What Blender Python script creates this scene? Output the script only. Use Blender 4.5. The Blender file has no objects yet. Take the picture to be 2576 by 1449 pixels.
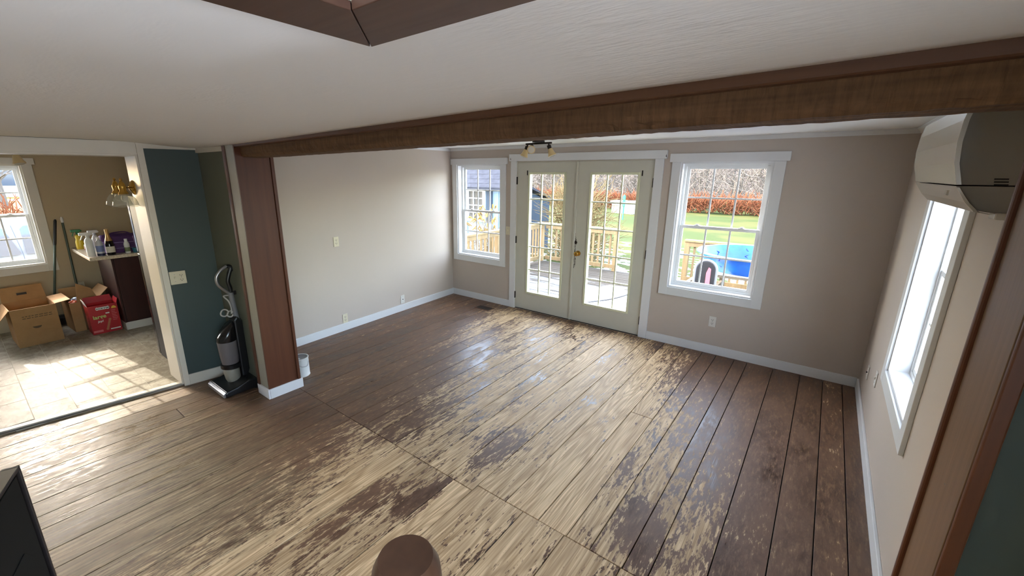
import bpy, bmesh, math, random
from mathutils import Vector, Matrix
random.seed(7)
scene = bpy.context.scene
COL = scene.collection

# ------------------------------------------------------------------ camera
cam_d = bpy.data.cameras.new('camera')
cam_d.sensor_width = 36.0
cam_d.lens = 1064.298 * 36.0 / 2576.0
cam_d.shift_x = (1288.0 - 1233.36) / 2576.0
cam_d.shift_y = (724.67 - 724.5) / 2576.0
cam_d.clip_start = 0.02
cam_d.clip_end = 400
cam = bpy.data.objects.new('camera', cam_d)
COL.objects.link(cam)
_y, _p, _r = math.radians(38.12133), math.radians(15.19504), math.radians(0.20393)
_f = Vector((-math.sin(_y) * math.cos(_p), math.cos(_y) * math.cos(_p), -math.sin(_p)))
_rt = Vector((math.cos(_y), math.sin(_y), 0))
_up = _rt.cross(_f)
_rt, _up = _rt * math.cos(_r) + _up * math.sin(_r), _up * math.cos(_r) - _rt * math.sin(_r)
cam.matrix_world = Matrix((
    (_rt.x, _up.x, -_f.x, 4.59068), (_rt.y, _up.y, -_f.y, -4.87048), (_rt.z, _up.z, -_f.z, 1.89664), (0, 0, 0, 1)))
scene.camera = cam

# ------------------------------------------------------------------ sky, sun, exposure
SUN_DIR = Vector((1.0, 0.126, -0.545)).normalized()
world = bpy.data.worlds.new('world'); scene.world = world
world.use_nodes = True
wn = world.node_tree; wn.nodes.clear()
w_out = wn.nodes.new('ShaderNodeOutputWorld'); w_bg = wn.nodes.new('ShaderNodeBackground')
w_sky = wn.nodes.new('ShaderNodeTexSky'); w_mix = wn.nodes.new('ShaderNodeMix')
w_sky.sky_type = 'NISHITA'; w_sky.sun_disc = False
w_sky.sun_elevation = math.asin(-SUN_DIR.z); w_sky.sun_rotation = math.atan2(-SUN_DIR.x, -SUN_DIR.y)
w_sky.air_density = 1.0; w_sky.dust_density = 2.0
w_mix.data_type = 'RGBA'; w_mix.inputs[0].default_value = 0.72
wn.links.new(w_sky.outputs[0], w_mix.inputs['A']); w_mix.inputs['B'].default_value = (0.63, 0.605, 0.56, 1)
wn.links.new(w_mix.outputs['Result'], w_bg.inputs[0]); wn.links.new(w_bg.outputs[0], w_out.inputs[0])
w_bg.inputs[1].default_value = SKY_STRENGTH = 10.0
sun_d = bpy.data.lights.new('sun', 'SUN'); sun_d.energy = 5.5; sun_d.angle = 0.0055; sun_d.color = (1.0, 0.93, 0.80)
sun = bpy.data.objects.new('sun', sun_d); COL.objects.link(sun)
sun.rotation_euler = SUN_DIR.to_track_quat('-Z', 'Y').to_euler(); sun.location = (-12, -3, 9)

scene.view_settings.view_transform = 'Standard'
scene.view_settings.look = 'None'
scene.view_settings.gamma = 1.0
scene.view_settings.use_curve_mapping = False
scene.view_settings.exposure = 0.24
scene.cycles.max_bounces = 4; scene.cycles.diffuse_bounces = 3; scene.cycles.glossy_bounces = 2
scene.cycles.transmission_bounces = 4; scene.cycles.transparent_max_bounces = 8
scene.cycles.caustics_reflective = False; scene.cycles.caustics_refractive = False

# ------------------------------------------------------------------ node helpers
class NT:
    def __init__(s, name):
        s.m = bpy.data.materials.new(name); s.m.use_nodes = True
        s.t = s.m.node_tree; s.t.nodes.clear()
        s.out = s.n('ShaderNodeOutputMaterial'); s.b = s.n('ShaderNodeBsdfPrincipled')
        s.t.links.new(s.b.outputs[0], s.out.inputs[0])
        s._pos = None
    def n(s, t): return s.t.nodes.new(t)
    def put(s, sock, v):
        if isinstance(v, X): s.t.links.new(v.s, sock)
        elif v is not None:
            if isinstance(v, (tuple, list)) and len(v) == 3 and sock.type == 'RGBA': v = (*v, 1)
            sock.default_value = v
    def pos(s):
        if s._pos is None: s._pos = s.n('ShaderNodeNewGeometry').outputs['Position']
        sp = s.n('ShaderNodeSeparateXYZ'); s.t.links.new(s._pos, sp.inputs[0])
        return X(s, sp.outputs[0]), X(s, sp.outputs[1]), X(s, sp.outputs[2])
    def obj(s):
        tc = s.n('ShaderNodeTexCoord'); sp = s.n('ShaderNodeSeparateXYZ'); s.t.links.new(tc.outputs['Object'], sp.inputs[0])
        return X(s, sp.outputs[0]), X(s, sp.outputs[1]), X(s, sp.outputs[2])
    def rnd(s): return X(s, s.n('ShaderNodeObjectInfo').outputs['Random'])
    def vec(s, x, y, z=0.0):
        c = s.n('ShaderNodeCombineXYZ')
        for i, v in enumerate((x, y, z)): s.put(c.inputs[i], v)
        return X(s, c.outputs[0])
    def noise(s, v, scale=1.0, detail=3.0, rough=0.5, dist=0.0):
        q = s.n('ShaderNodeTexNoise'); s.put(q.inputs['Vector'], v)
        q.inputs['Scale'].default_value = scale; q.inputs['Detail'].default_value = detail
        q.inputs['Roughness'].default_value = rough; q.inputs['Distortion'].default_value = dist
        return X(s, q.outputs['Fac'])
    def voro(s, v, scale=1.0):
        q = s.n('ShaderNodeTexVoronoi'); s.put(q.inputs['Vector'], v); q.inputs['Scale'].default_value = scale
        return X(s, q.outputs['Distance'])
    def math(s, op, a, b=None, c=None):
        q = s.n('ShaderNodeMath'); q.operation = op
        for i, v in enumerate((a, b, c)):
            if v is not None: s.put(q.inputs[i], v)
        return X(s, q.outputs[0])
    def ss(s, x, a, b):
        q = s.n('ShaderNodeMapRange'); q.interpolation_type = 'SMOOTHSTEP'
        s.put(q.inputs['Value'], x); s.put(q.inputs['From Min'], a); s.put(q.inputs['From Max'], b)
        return X(s, q.outputs[0])
    def mix(s, f, a, b):
        q = s.n('ShaderNodeMix'); q.data_type = 'RGBA'
        s.put(q.inputs[0], f); s.put(q.inputs['A'], a); s.put(q.inputs['B'], b)
        return X(s, q.outputs['Result'])
    def mul(s, a, b):
        q = s.n('ShaderNodeMix'); q.data_type = 'RGBA'; q.blend_type = 'MULTIPLY'; q.inputs[0].default_value = 1
        s.put(q.inputs['A'], a); s.put(q.inputs['B'], b); return X(s, q.outputs['Result'])
    def gray(s, v):
        c = s.n('ShaderNodeCombineColor')
        for i in range(3): s.put(c.inputs[i], v)
        return X(s, c.outputs[0])
    def bump(s, h, strength=0.3, dist=0.01):
        q = s.n('ShaderNodeBump'); q.inputs['Strength'].default_value = strength; q.inputs['Distance'].default_value = dist
        s.put(q.inputs['Height'], h); s.t.links.new(q.outputs[0], s.b.inputs['Normal'])
    def set(s, **k):
        for a, v in k.items():
            s.put(s.b.inputs[{'color': 'Base Color', 'rough': 'Roughness', 'metal': 'Metallic', 'spec': 'Specular IOR Level', 'coat': 'Coat Weight', 'trans': 'Transmission Weight', 'alpha': 'Alpha', 'ior': 'IOR'}[a]], v)
        return s.m
class X:
    def __init__(s, nt, sock): s.nt = nt; s.s = sock
    def __add__(s, o): return s.nt.math('ADD', s, o)
    __radd__ = __add__
    def __sub__(s, o): return s.nt.math('SUBTRACT', s, o)
    def __rsub__(s, o): return s.nt.math('SUBTRACT', o, s)
    def __mul__(s, o): return s.nt.math('MULTIPLY', s, o)
    __rmul__ = __mul__
    def __truediv__(s, o): return s.nt.math('DIVIDE', s, o)
    def min(s, o): return s.nt.math('MINIMUM', s, o)
    def max(s, o): return s.nt.math('MAXIMUM', s, o)

def srgb(r, g, b):
    f = lambda c: (c / 255 / 12.92) if c / 255 <= 0.04045 else ((c / 255 + 0.055) / 1.055) ** 2.4
    return (f(r), f(g), f(b))

M = {}
def plain(name, col, rough=0.5, metal=0.0, spec=0.5, var=0.06, scale=9.0, bump=0.0, coat=0.0):
    """paint / plastic / metal: flat colour with a little mottling"""
    t = NT(name)
    c = col
    if var > 0.025:
        x, y, z = t.obj(); n = t.noise(t.vec(x, y, z), scale, 1); c = t.mul(col, t.gray((n - 0.5) * (2 * var) + 1.0))
        if bump: t.bump(t.noise(t.vec(x, y, z), scale * 8, 1), bump, 0.002)
    t.set(color=c, rough=rough, metal=metal, spec=spec, coat=coat)
    M[name] = t.m
    return t.m

def wall_paint(name, col, rough=0.55):
    t = NT(name); x, y, z = t.pos()
    n = t.noise(t.vec(x, y, z), 1.6, 1)
    t.set(color=t.mul(col, t.gray((n - 0.5) * 0.08 + 1.0)), rough=rough, spec=0.35)
    M[name] = t.m
wall_paint('greige', srgb(197, 184, 172))
wall_paint('teal', srgb(64, 77, 75), 0.5)
wall_paint('olive_grey', srgb(104, 106, 92), 0.5)
wall_paint('kitchen_beige', srgb(182, 162, 128))
wall_paint('cream_wall', srgb(205, 196, 180))
plain('trim_white', srgb(226, 226, 226), 0.38, var=0.02)
plain('trim_cream', srgb(214, 206, 190), 0.4, var=0.03)
plain('vinyl_white', srgb(232, 232, 230), 0.35, var=0.01)
plain('door_cream', srgb(205, 202, 188), 0.42, var=0.03)
plain('lite_frame', srgb(222, 222, 190), 0.45, var=0.02)
plain('dark_metal', srgb(50, 42, 36), 0.45, 0.7)
plain('black_plastic', srgb(18, 18, 20), 0.35, var=0.1)
plain('black_gloss', srgb(22, 20, 22), 0.16, var=0.05)
plain('black_side', srgb(20, 18, 20), 0.5, spec=0.3, var=0.05)
plain('grey_plastic', srgb(120, 120, 124), 0.35)
plain('silver', srgb(170, 170, 172), 0.28, 0.8)
plain('ivory', srgb(222, 212, 186), 0.4, var=0.02)
plain('plate_white', srgb(226, 222, 214), 0.4, var=0.02)
plain('slot_dark', srgb(40, 36, 32), 0.6)
plain('ac_white', srgb(214, 208, 194), 0.22, var=0.02, coat=0.3)
plain('ac_side', srgb(176, 170, 156), 0.45, var=0.02)
plain('brass', srgb(200, 160, 80), 0.22, 1.0, var=0.05)
plain('can_white', srgb(226, 226, 222), 0.4, bump=0.2)
plain('cable_grey', srgb(190, 186, 180), 0.45)
plain('plate_grey', srgb(146, 142, 128), 0.5)
plain('stem_grey', srgb(70, 70, 74), 0.4)

def ceiling_mat():
    t = NT('ceiling_plaster'); x, y, z = t.pos(); v = t.vec(x, y, 0.0)
    n = t.noise(v, 0.9, 1); r = t.noise(t.vec(x * 2.0, y * 6.0, 0.0), 3.6, 3, 0.75)
    patch = t.ss(t.noise(v, 1.3, 1), 0.5, 0.66)
    t.set(color=t.mul(srgb(236, 232, 226), t.gray((n - 0.5) * 0.10 + 1.0)), rough=0.75, spec=0.2)
    t.bump(r * (patch + 0.2), 0.4, 0.014); M['ceiling_plaster'] = t.m
ceiling_mat()

STAINS = [(3.02, -2.75, .20, .38, .26), (2.97, -3.45, .10, .30, .24), (3.80, -2.42, .12, .30, .2), (4.06, -2.85, .15, .30, .3), (2.70, -3.60, .12, .28, .24), (2.80, -2.15, .13, .26, .2), (2.74, -3.95, .10, .2, .24)]
def floor_mat():
    t = NT('worn_floorboard'); x, y, z = t.pos(); r = t.rnd()
    xs = x + r * 53.0
    big = t.noise(t.vec(xs * 4.6, y * 1.6, r * 19.0), 1.0, 6, 0.80, 0.4)       # flaking patches, long with the grain
    fleck = t.noise(t.vec(xs * 58.0, y * 11.0, r * 7.0), 1.0, 3, 0.75)
    grain = t.noise(t.vec(xs * 120.0, y * 2.6, r * 3.0), 1.0, 2, 0.6)
    ring = t.noise(t.vec(xs * 7.0, y * 0.9, r * 31.0), 1.0, 1, 0.5)
    ringw = t.math('SINE', ring * 75.0) * 0.5 + 0.5
    # where traffic has walked the finish off: a band from the doors through the room
    xl = (0.70 - y * 0.50).min(2.0)
    xr = (3.60 - y * 0.42).min(4.65)
    F = t.ss(x, xl - 0.8, xl + 1.0) * (1.0 - t.ss(x, xr - 0.75, xr + 0.3))
    F = F * (1.0 - t.ss(y, -0.35, 0.05) * 0.5)
    F = F * (1.0 - t.ss(y, -2.9, -3.3) * (1.0 - t.ss(x, 1.8, 2.5)) * 0.5)
    wear = big * 1.15 + fleck * 1.1 - 1.125 + (F - 0.66) * 0.42 + (r - 0.5) * 0.18
    # old stains that kept their varnish
    st_ = None
    for x0, y0, rx, ry, k in STAINS:
        q = 1.0 - ((x - x0) * (1 / rx)) * ((x - x0) * (1 / rx)) - ((y - y0) * (1 / ry)) * ((y - y0) * (1 / ry))
        q = q.max(0.0) * k
        st_ = q if st_ is None else st_.max(q)
    wear = wear - st_
    kn = t.voro(t.vec(xs * 2.7, y * 1.25, r * 9.0), 1.0)
    knot = 1.0 - t.ss(kn + (fleck - 0.5) * 0.10, 0.04, 0.085)
    bare = t.ss(wear, -0.04, 0.045) * (1.0 - knot * 0.9)
    tan = t.mix(t.ss(grain, 0.25, 0.75), srgb(162, 133, 96), srgb(224, 197, 157))
    tan = t.mix(ringw * 0.45, tan, srgb(132, 102, 68))
    brown = t.mix(t.ss(big, 0.25, 0.6), srgb(54, 36, 27), srgb(112, 83, 63))
    brown = t.mix(t.ss(fleck, 0.46, 0.72) * 0.7, brown, srgb(138, 108, 80))
    # the boards near the kitchen: finish thin and greyed, grain showing
    G = t.ss(y + (big - 0.5) * 1.2, -3.35, -4.3) * (1.0 - t.ss(x + (big - 0.5) * 2.4, 1.7, 2.9))
    grey = t.mix(t.ss(grain, 0.25, 0.75), srgb(92, 77, 57), srgb(180, 160, 127))
    grey = t.mix(ringw * 0.5, grey, srgb(92, 74, 54))
    col = t.mix(bare, brown, tan)
    col = t.mix(G * t.ss(fleck + big * 0.6, 0.55, 0.80) * 0.95, col, grey)
    col = t.mul(col, t.gray((r - 0.5) * 0.26 + 1.0))
    gloss = t.ss(big, 0.50, 0.40) * (1.0 - bare)
    shiny = t.ss(big * 1.1 + fleck * 0.8, 0.99, 1.05) * G
    rough = bare * 0.16 + 0.46 - gloss * 0.14 + G * 0.08 - shiny * 0.32 + (fleck - 0.5) * 0.25
    t.set(color=col, rough=rough, spec=0.4)
    t.bump(grain, 0.22, 0.003)
    M['worn_floorboard'] = t.m
floor_mat()

def wood_mat(name, a, b, axis='x', rough=0.45, stretch=0.06, scale=40, bump=0.2, cross=0.0, spec=0.4):
    t = NT(name); x, y, z = t.pos(); r = t.rnd()
    k = dict(x=(stretch, 1, 1), y=(1, stretch, 1), z=(1, 1, stretch))[axis]
    v = t.vec(x * k[0] + r * 7.0, y * k[1], z * k[2])
    g = t.noise(v, scale, 2, 0.6); n = t.noise(t.vec(x * k[0], y * k[1], z * k[2]), 5, 2)
    h = g
    col = t.mix(g, a, b)
    col = t.mul(col, t.gray((n - 0.5) * 0.7 + 1.0))
    if cross:
        s = t.noise(t.vec(x * 60.0, y * 4.0, z * 9.0), 1.0, 3, 0.7, 0.6); h = g + s * cross
        col = t.mul(col, t.gray(t.ss(s, 0.3, 0.7) * 0.35 + 0.8))
    t.set(color=col, rough=rough, spec=spec); t.bump(h, bump, 0.006)
    M[name] = t.m
wood_mat('beam_wood', srgb(70, 49, 33), srgb(124, 92, 62), 'x', 0.8, 0.05, 34, 0.8, 0.9, 0.2)
wood_mat('beam_trim', srgb(70, 42, 26), srgb(104, 70, 46), 'x', 0.5, 0.04, 30, 0.2)
wood_mat('jamb_stain', srgb(70, 38, 22), srgb(100, 58, 36), 'z', 0.42, 0.05, 30, 0.12)
wood_mat('jamb_brown', srgb(88, 66, 47), srgb(124, 97, 72), 'z', 0.5, 0.05, 30, 0.12)
wood_mat('stair_trim', srgb(66, 44, 34), srgb(98, 68, 52), 'x', 0.5, 0.05, 30, 0.15)
wood_mat('newel_wood', srgb(58, 38, 28), srgb(92, 66, 50), 'z', 0.3, 0.3, 22, 0.1)
wood_mat('cabinet_wood', srgb(40, 18, 14), srgb(64, 30, 24), 'z', 0.35, 0.05, 30, 0.1)
wood_mat('deck_wood', srgb(100, 84, 60), srgb(136, 116, 86), 'z', 0.8, 0.08, 30, 0.3, 0.0, 0.1)
wood_mat('grey_wood', srgb(76, 68, 58), srgb(116, 108, 96), 'x', 0.8, 0.06, 30, 0.3, 0.0, 0.1)
wood_mat('bark', srgb(60, 54, 50), srgb(100, 94, 90), 'z', 0.9, 0.2, 12, 0.3, 0.0, 0.05)

def glass():
    t = NT('window_glass'); t.t.nodes.remove(t.b)
    tr = t.n('ShaderNodeBsdfTransparent'); gl = t.n('ShaderNodeBsdfGlossy'); gl.inputs['Roughness'].default_value = 0.03
    mx = t.n('ShaderNodeMixShader'); mx.inputs[0].default_value = 0.05
    tr.inputs[0].default_value = (0.96, 0.97, 0.965, 1)
    t.t.links.new(tr.outputs[0], mx.inputs[1]); t.t.links.new(gl.outputs[0], mx.inputs[2]); t.t.links.new(mx.outputs[0], t.out.inputs[0])
    M['window_glass'] = t.m
glass()
def clear_glass(name, tint, rough=0.05, fac=0.25):
    t = NT(name); t.t.nodes.remove(t.b)
    tr = t.n('ShaderNodeBsdfTransparent'); gl = t.n('ShaderNodeBsdfPrincipled')
    gl.inputs['Roughness'].default_value = rough; gl.inputs['Base Color'].default_value = (*tint, 1)
    mx = t.n('ShaderNodeMixShader'); mx.inputs[0].default_value = fac
    tr.inputs[0].default_value = (*tint, 1)
    t.t.links.new(tr.outputs[0], mx.inputs[1]); t.t.links.new(gl.outputs[0], mx.inputs[2]); t.t.links.new(mx.outputs[0], t.out.inputs[0])
    M[name] = t.m
clear_glass('shade_glass', (0.82, 0.82, 0.76), 0.12, 0.22)
clear_glass('bin_plastic', (0.30, 0.27, 0.27), 0.12, 0.55)
clear_glass('jar_glass', (0.85, 0.88, 0.86), 0.05, 0.3)

# ------------------------------------------------------------------ mesh helpers
class MB:
    def __init__(s, f=None): s.v = []; s.f = []; s.map = f
    def add(s, vs, fs):
        o = len(s.v)
        s.v += [tuple(s.map(*p)) if s.map else tuple(p) for p in vs]; s.f += [tuple(i + o for i in q) for q in fs]; return s
    def box(s, x0, x1, y0, y1, z0, z1):
        return s.add([(x0, y0, z0), (x1, y0, z0), (x1, y1, z0), (x0, y1, z0), (x0, y0, z1), (x1, y0, z1), (x1, y1, z1), (x0, y1, z1)],
                     [(0, 3, 2, 1), (4, 5, 6, 7), (0, 1, 5, 4), (1, 2, 6, 5), (2, 3, 7, 6), (3, 0, 4, 7)])
    def obox(s, c, size, mat=Matrix.Identity(3)):
        hx, hy, hz = size[0] / 2, size[1] / 2, size[2] / 2
        P = [(-hx, -hy, -hz), (hx, -hy, -hz), (hx, hy, -hz), (-hx, hy, -hz), (-hx, -hy, hz), (hx, -hy, hz), (hx, hy, hz), (-hx, hy, hz)]
        return s.add([Vector(c) + mat @ Vector(p) for p in P], [(0, 3, 2, 1), (4, 5, 6, 7), (0, 1, 5, 4), (1, 2, 6, 5), (2, 3, 7, 6), (3, 0, 4, 7)])
    def bar(s, a, b, w, h=None, up=(0, 0, 1)):
        a, b = Vector(a), Vector(b); d = (b - a); L = d.length; d.normalize()
        u = Vector(up) - d * d.dot(Vector(up))
        if u.length < 1e-4: u = Vector((1, 0, 0)) - d * d.x
        u.normalize(); r = d.cross(u)
        return s.obox((a + b) / 2, (L, w, h or w), Matrix((d, r, u)).transposed())
    def prism(s, poly, lo, hi, axis='z'):
        n = len(poly)
        def P(a, b, c): return dict(z=(a, b, c), y=(a, c, b), x=(c, a, b))[axis]
        return s.add([P(a, b, lo) for a, b in poly] + [P(a, b, hi) for a, b in poly],
                     [tuple(range(n))[::-1], tuple(range(n, 2 * n))] + [(i, (i + 1) % n, n + (i + 1) % n, n + i) for i in range(n)])
    def lathe(s, prof, c=(0, 0, 0), n=20, axis=(0, 0, 1), cap=True):
        ax = Vector(axis).normalized(); q = Vector((0, 0, 1)).rotation_difference(ax).to_matrix(); c = Vector(c)
        vs = []; fs = []
        for r, z in prof:
            for i in range(n):
                a = 2 * math.pi * i / n; vs.append(c + q @ Vector((r * math.cos(a), r * math.sin(a), z)))
        for k in range(len(prof) - 1):
            for i in range(n):
                fs.append((k * n + i, k * n + (i + 1) % n, (k + 1) * n + (i + 1) % n, (k + 1) * n + i))
        if cap:
            fs.append(tuple(range(n))[::-1]); fs.append(tuple((len(prof) - 1) * n + i for i in range(n)))
        return s.add(vs, fs)
    def cyl(s, a, b, r, n=14, r2=None):
        a, b = Vector(a), Vector(b)
        return s.lathe([(r, 0), (r2 if r2 is not None else r, (b - a).length)], a, n, b - a)
    def tube(s, pts, r, n=8, cap=True):
        pts = [Vector(p) for p in pts]; k = len(pts)
        rs = r if isinstance(r, (list, tuple)) else [r] * k
        vs = []; fs = []; u = None
        for i, p in enumerate(pts):
            d = (pts[min(i + 1, k - 1)] - pts[max(i - 1, 0)]).normalized()
            if u is None: u = d.orthogonal().normalized()
            u = (u - d * d.dot(u)).normalized(); w = d.cross(u)
            for j in range(n):
                a = 2 * math.pi * j / n; vs.append(p + (u * math.cos(a) + w * math.sin(a)) * rs[i])
        for i in range(k - 1):
            for j in range(n): fs.append((i * n + j, i * n + (j + 1) % n, (i + 1) * n + (j + 1) % n, (i + 1) * n + j))
        if cap: fs += [tuple(range(n))[::-1], tuple((k - 1) * n + j for j in range(n))]
        return s.add(vs, fs)
    def loft(s, rings, cap=True):
        n = len(rings[0]); vs = [p for r in rings for p in r]; fs = []
        for i in range(len(rings) - 1):
            for j in range(n): fs.append((i * n + j, i * n + (j + 1) % n, (i + 1) * n + (j + 1) % n, (i + 1) * n + j))
        if cap: fs += [tuple(range(n))[::-1], tuple((len(rings) - 1) * n + j for j in range(n))]
        return s.add(vs, fs)
    def mesh(s, name, mat, smooth=False, recalc=True):
        me = bpy.data.meshes.new(name); me.from_pydata(s.v, [], s.f)
        if recalc:
            bm = bmesh.new(); bm.from_mesh(me); bmesh.ops.recalc_face_normals(bm, faces=bm.faces); bm.to_mesh(me); bm.free()
        if smooth:
            for p in me.polygons: p.use_smooth = True
            try: me.set_sharp_from_angle(angle=math.radians(40))
            except Exception: pass
        me.materials.append(M[mat]); me.update()
        return me
    def build(s, name, mat, parent=None, smooth=False, bevel=0.0, recalc=True):
        o = bpy.data.objects.new(name, s.mesh(name, mat, smooth, recalc)); COL.objects.link(o)
        if parent is not None: o.parent = parent
        if bevel:
            b = o.modifiers.new('bevel', 'BEVEL'); b.width = bevel; b.segments = 2; b.limit_method = 'ANGLE'; b.angle_limit = math.radians(50)
        return o
def smooth_path(pts, n=6):
    pts = [Vector(p) for p in pts]; out = []
    for i in range(len(pts) - 1):
        p0, p1, p2, p3 = pts[max(i - 1, 0)], pts[i], pts[i + 1], pts[min(i + 2, len(pts) - 1)]
        for k in range(n):
            t = k / n; out.append(0.5 * ((2 * p1) + (p2 - p0) * t + (2 * p0 - 5 * p1 + 4 * p2 - p3) * t * t + (3 * p1 - p0 - 3 * p2 + p3) * t ** 3))
    out.append(pts[-1]); return out
def tag(o, label, cat, group=None, kind=None):
    o['label'] = label; o['category'] = cat
    if group: o['group'] = group
    if kind: o['kind'] = kind
    return o
def thing(name, label, cat, loc=(0, 0, 0), rotz=0.0, group=None, kind=None):
    o = bpy.data.objects.new(name, None); COL.objects.link(o); o.location = loc; o.rotation_euler = (0, 0, rotz)
    o.empty_display_size = 0.1
    return tag(o, label, cat, group, kind)
def sub(name, parent):
    o = bpy.data.objects.new(name, None); COL.objects.link(o); o.parent = parent; o.empty_display_size = 0.05; return o
def copy_of(o, parent=None, loc=None):
    c = o.copy(); COL.objects.link(c)
    if parent is not None: c.parent = parent
    if loc is not None: c.location = loc
    return c
def struct(o, label, cat): return tag(o, label, cat, kind='structure')
def rects(u0, u1, w0, w1, holes):
    us = sorted({u0, u1, *[h[0] for h in holes], *[h[1] for h in holes]}); ws = sorted({w0, w1, *[h[2] for h in holes], *[h[3] for h in holes]})
    for a, b in zip(us, us[1:]):
        for c, d in zip(ws, ws[1:]):
            m, n = (a + b) / 2, (c + d) / 2
            if not any(h[0] < m < h[1] and h[2] < n < h[3] for h in holes): yield a, b, c, d
def wall(name, f, u0, u1, w0, w1, th, holes, mat, label, cat='wall'):
    """slab in the plane v=0, thickness th behind it (v from -th to 0)"""
    m = MB(f)
    for a, b, c, d in rects(u0, u1, w0, w1, holes): m.box(a, b, -th, 0, c, d)
    return struct(m.build(name, mat), label, cat)

# ------------------------------------------------------------------ planes of the house
mB = lambda u, v, w: (u, -v, w)                       # back wall, room on the -y side
mR = lambda u, v, w: (5.075 - v, u, w)                # right wall of the far room
mK = lambda u, v, w: (-2.95 + v, u, w)                # outer kitchen wall
xT = lambda u: 0.2534 + 0.1427 * (u + 3.5)            # wall between kitchen and front room, out of square
mT = lambda u, v, w: (xT(u) + v, u, w)
mL = lambda u, v, w: (-0.05 * u + v, u, w)            # left wall of the far room
cz_beam = lambda x: 2.092 + 0.0195 * (x - 1.0)
def ceil_z(x, y):
    t = min(max((-3.45 - y) / 0.6, 0), 1); t = t * t * (3 - 2 * t)
    return cz_beam(max(x, 1.0)) * (1 - t) + (2.13 + 0.012 * max(x - 2, 0)) * t

# ------------------------------------------------------------------ floors
floor = struct(MB().prism([(xT(-3.2), -3.2), (-0.02, 0.16), (5.2, 0.16), (5.2, -3.2), (5.3, -3.2), (5.3, -7.2), (xT(-7.2), -7.2)][::-1], -0.06, -0.024).build('floor', 'slot_dark'),
               'worn wide-plank wooden floor, finish rubbed off in the middle of the room', 'floor')
def plank(x0, x1, y0, y1, z=0.0, parent=floor, mat='worn_floorboard', name='plank', g=0.0017, zb=-0.024, b=0.0012):
    dz = random.uniform(-0.0007, 0.0007) + z
    m = MB(); x0 += g; x1 -= g; y0 += g; y1 -= g
    m.add([(x0, y0, zb), (x1, y0, zb), (x1, y1, zb), (x0, y1, zb), (x0, y0, dz - b), (x1, y0, dz - b), (x1, y1, dz - b), (x0, y1, dz - b),
           (x0 + b, y0 + b, dz), (x1 - b, y0 + b, dz), (x1 - b, y1 - b, dz), (x0 + b, y1 - b, dz)],
          [(0, 1, 5, 4), (1, 2, 6, 5), (2, 3, 7, 6), (3, 0, 4, 7), (4, 5, 9, 8), (5, 6, 10, 9), (6, 7, 11, 10), (7, 4, 8, 11), (8, 9, 10, 11)])
    return m.build(name, mat, parent, recalc=False)
FAR = [-0.02, .10, .25, .43, .60, .80, .97, 1.15, 1.31, 1.5, 1.66, 1.85, 2.03, 2.19, 2.39, 2.60, 2.742, 2.935, 3.145, 3.362, 3.592, 3.768, 3.905, 4.08, 4.197, 4.425, 4.648, 4.825, 4.968, 5.08]
NEAR = [-0.35, -0.15, 0.06, .26, .43, .615, .81, .97, 1.185, 1.35, 1.49, 1.712, 1.875, 2.045, 2.235, 2.448, 2.615, 2.775, 2.992, 3.147, 3.49, 3.757, 4.073, 4.30, 4.52, 4.75, 4.97, 5.25]
def seam(x): return -3.205 if x < 3.146 else -3.15
for a, b in zip(FAR, FAR[1:]):
    s = seam((a + b) / 2); s = s if b > 1.0 else -3.2
    if 1.4 < a < 1.6 or 3.55 < a < 3.6: plank(a, b, s, -1.35 - a * 0.1); plank(a, b, -1.35 - a * 0.1, 0.0)
    else: plank(a, b, s, 0.0, g=.0028)
for a, b in zip(NEAR, NEAR[1:]):
    s = seam((a + b) / 2) if b > 1.0 else -3.2
    lo = -7.2
    # boards beside the kitchen are cut on the slanted threshold
    if b < 0.33:
        yc = -3.5 + (b - 0.2534) / 0.1427
        s = min(s, yc - 0.02)
    if s - lo < 0.1: continue
    if 0.6 < a < 0.7: plank(a, b, -4.02, s, g=.0026); plank(a, b, lo, -4.02, g=.0026)
    elif 1.8 < a < 1.9: plank(a, b, lo, -4.9, g=.0026); plank(a, b, -4.9, s, g=.0026)
    else: plank(a, b, lo, s, g=.0026)

# kitchen floor: sheet tiles a little higher than the boards
def vinyl():
    t = NT('vinyl_tile'); x, y, z = t.pos(); r = t.rnd()
    n = t.noise(t.vec(x * 3.0, y * 3.0, r * 9.0), 2.2, 7, 0.7, 0.8); f = t.noise(t.vec(x * 14.0, y * 40.0, r * 5.0), 1.0, 5, 0.7, 0.6)
    c = t.mix(t.ss(n, 0.3, 0.7), srgb(122, 112, 92), srgb(172, 162, 140)); c = t.mix(t.ss(f, 0.52, 0.68) * 0.5, c, srgb(100, 90, 74))
    t.set(color=c, rough=(f - 0.5) * 0.15 + 0.5, spec=0.22); t.bump(f, 0.12, 0.002); M['vinyl_tile'] = t.m
vinyl()
plain('grout', srgb(190, 182, 162), 0.7)
kf = struct(MB().prism([(-2.95, -7.2), (xT(-7.2) - 0.02, -7.2), (xT(-3.6) - 0.02, -3.6), (-0.02, -3.55), (-0.02, -2.2), (-2.95, -2.2)], -0.06, 0.0165).build('floor_kitchen', 'grout'),
            'beige stone-look tile floor of the kitchen beyond the opening', 'floor')
ty = [-3.8 - 0.2425 * k for k in range(-6, 15)]
for j, y1 in enumerate(ty):
    y0 = y1 - 0.2425
    if y0 < -7.2: continue
    xs = [-2.95 + 0.485 * k + (0.2425 if j % 2 else 0) for k in range(-1, 8)]
    for a, b in zip(xs, xs[1:]):
        a = max(a, -2.95); bb = min(b, (xT((y0 + y1) / 2) - 0.075) if y1 < -3.6 else -0.03)
        if bb - a > 0.03 and bb > a: plank(a, bb, y0, y1, 0.02, kf, 'vinyl_tile', 'tile', 0.0016, 0.0, 0.0008)
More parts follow.
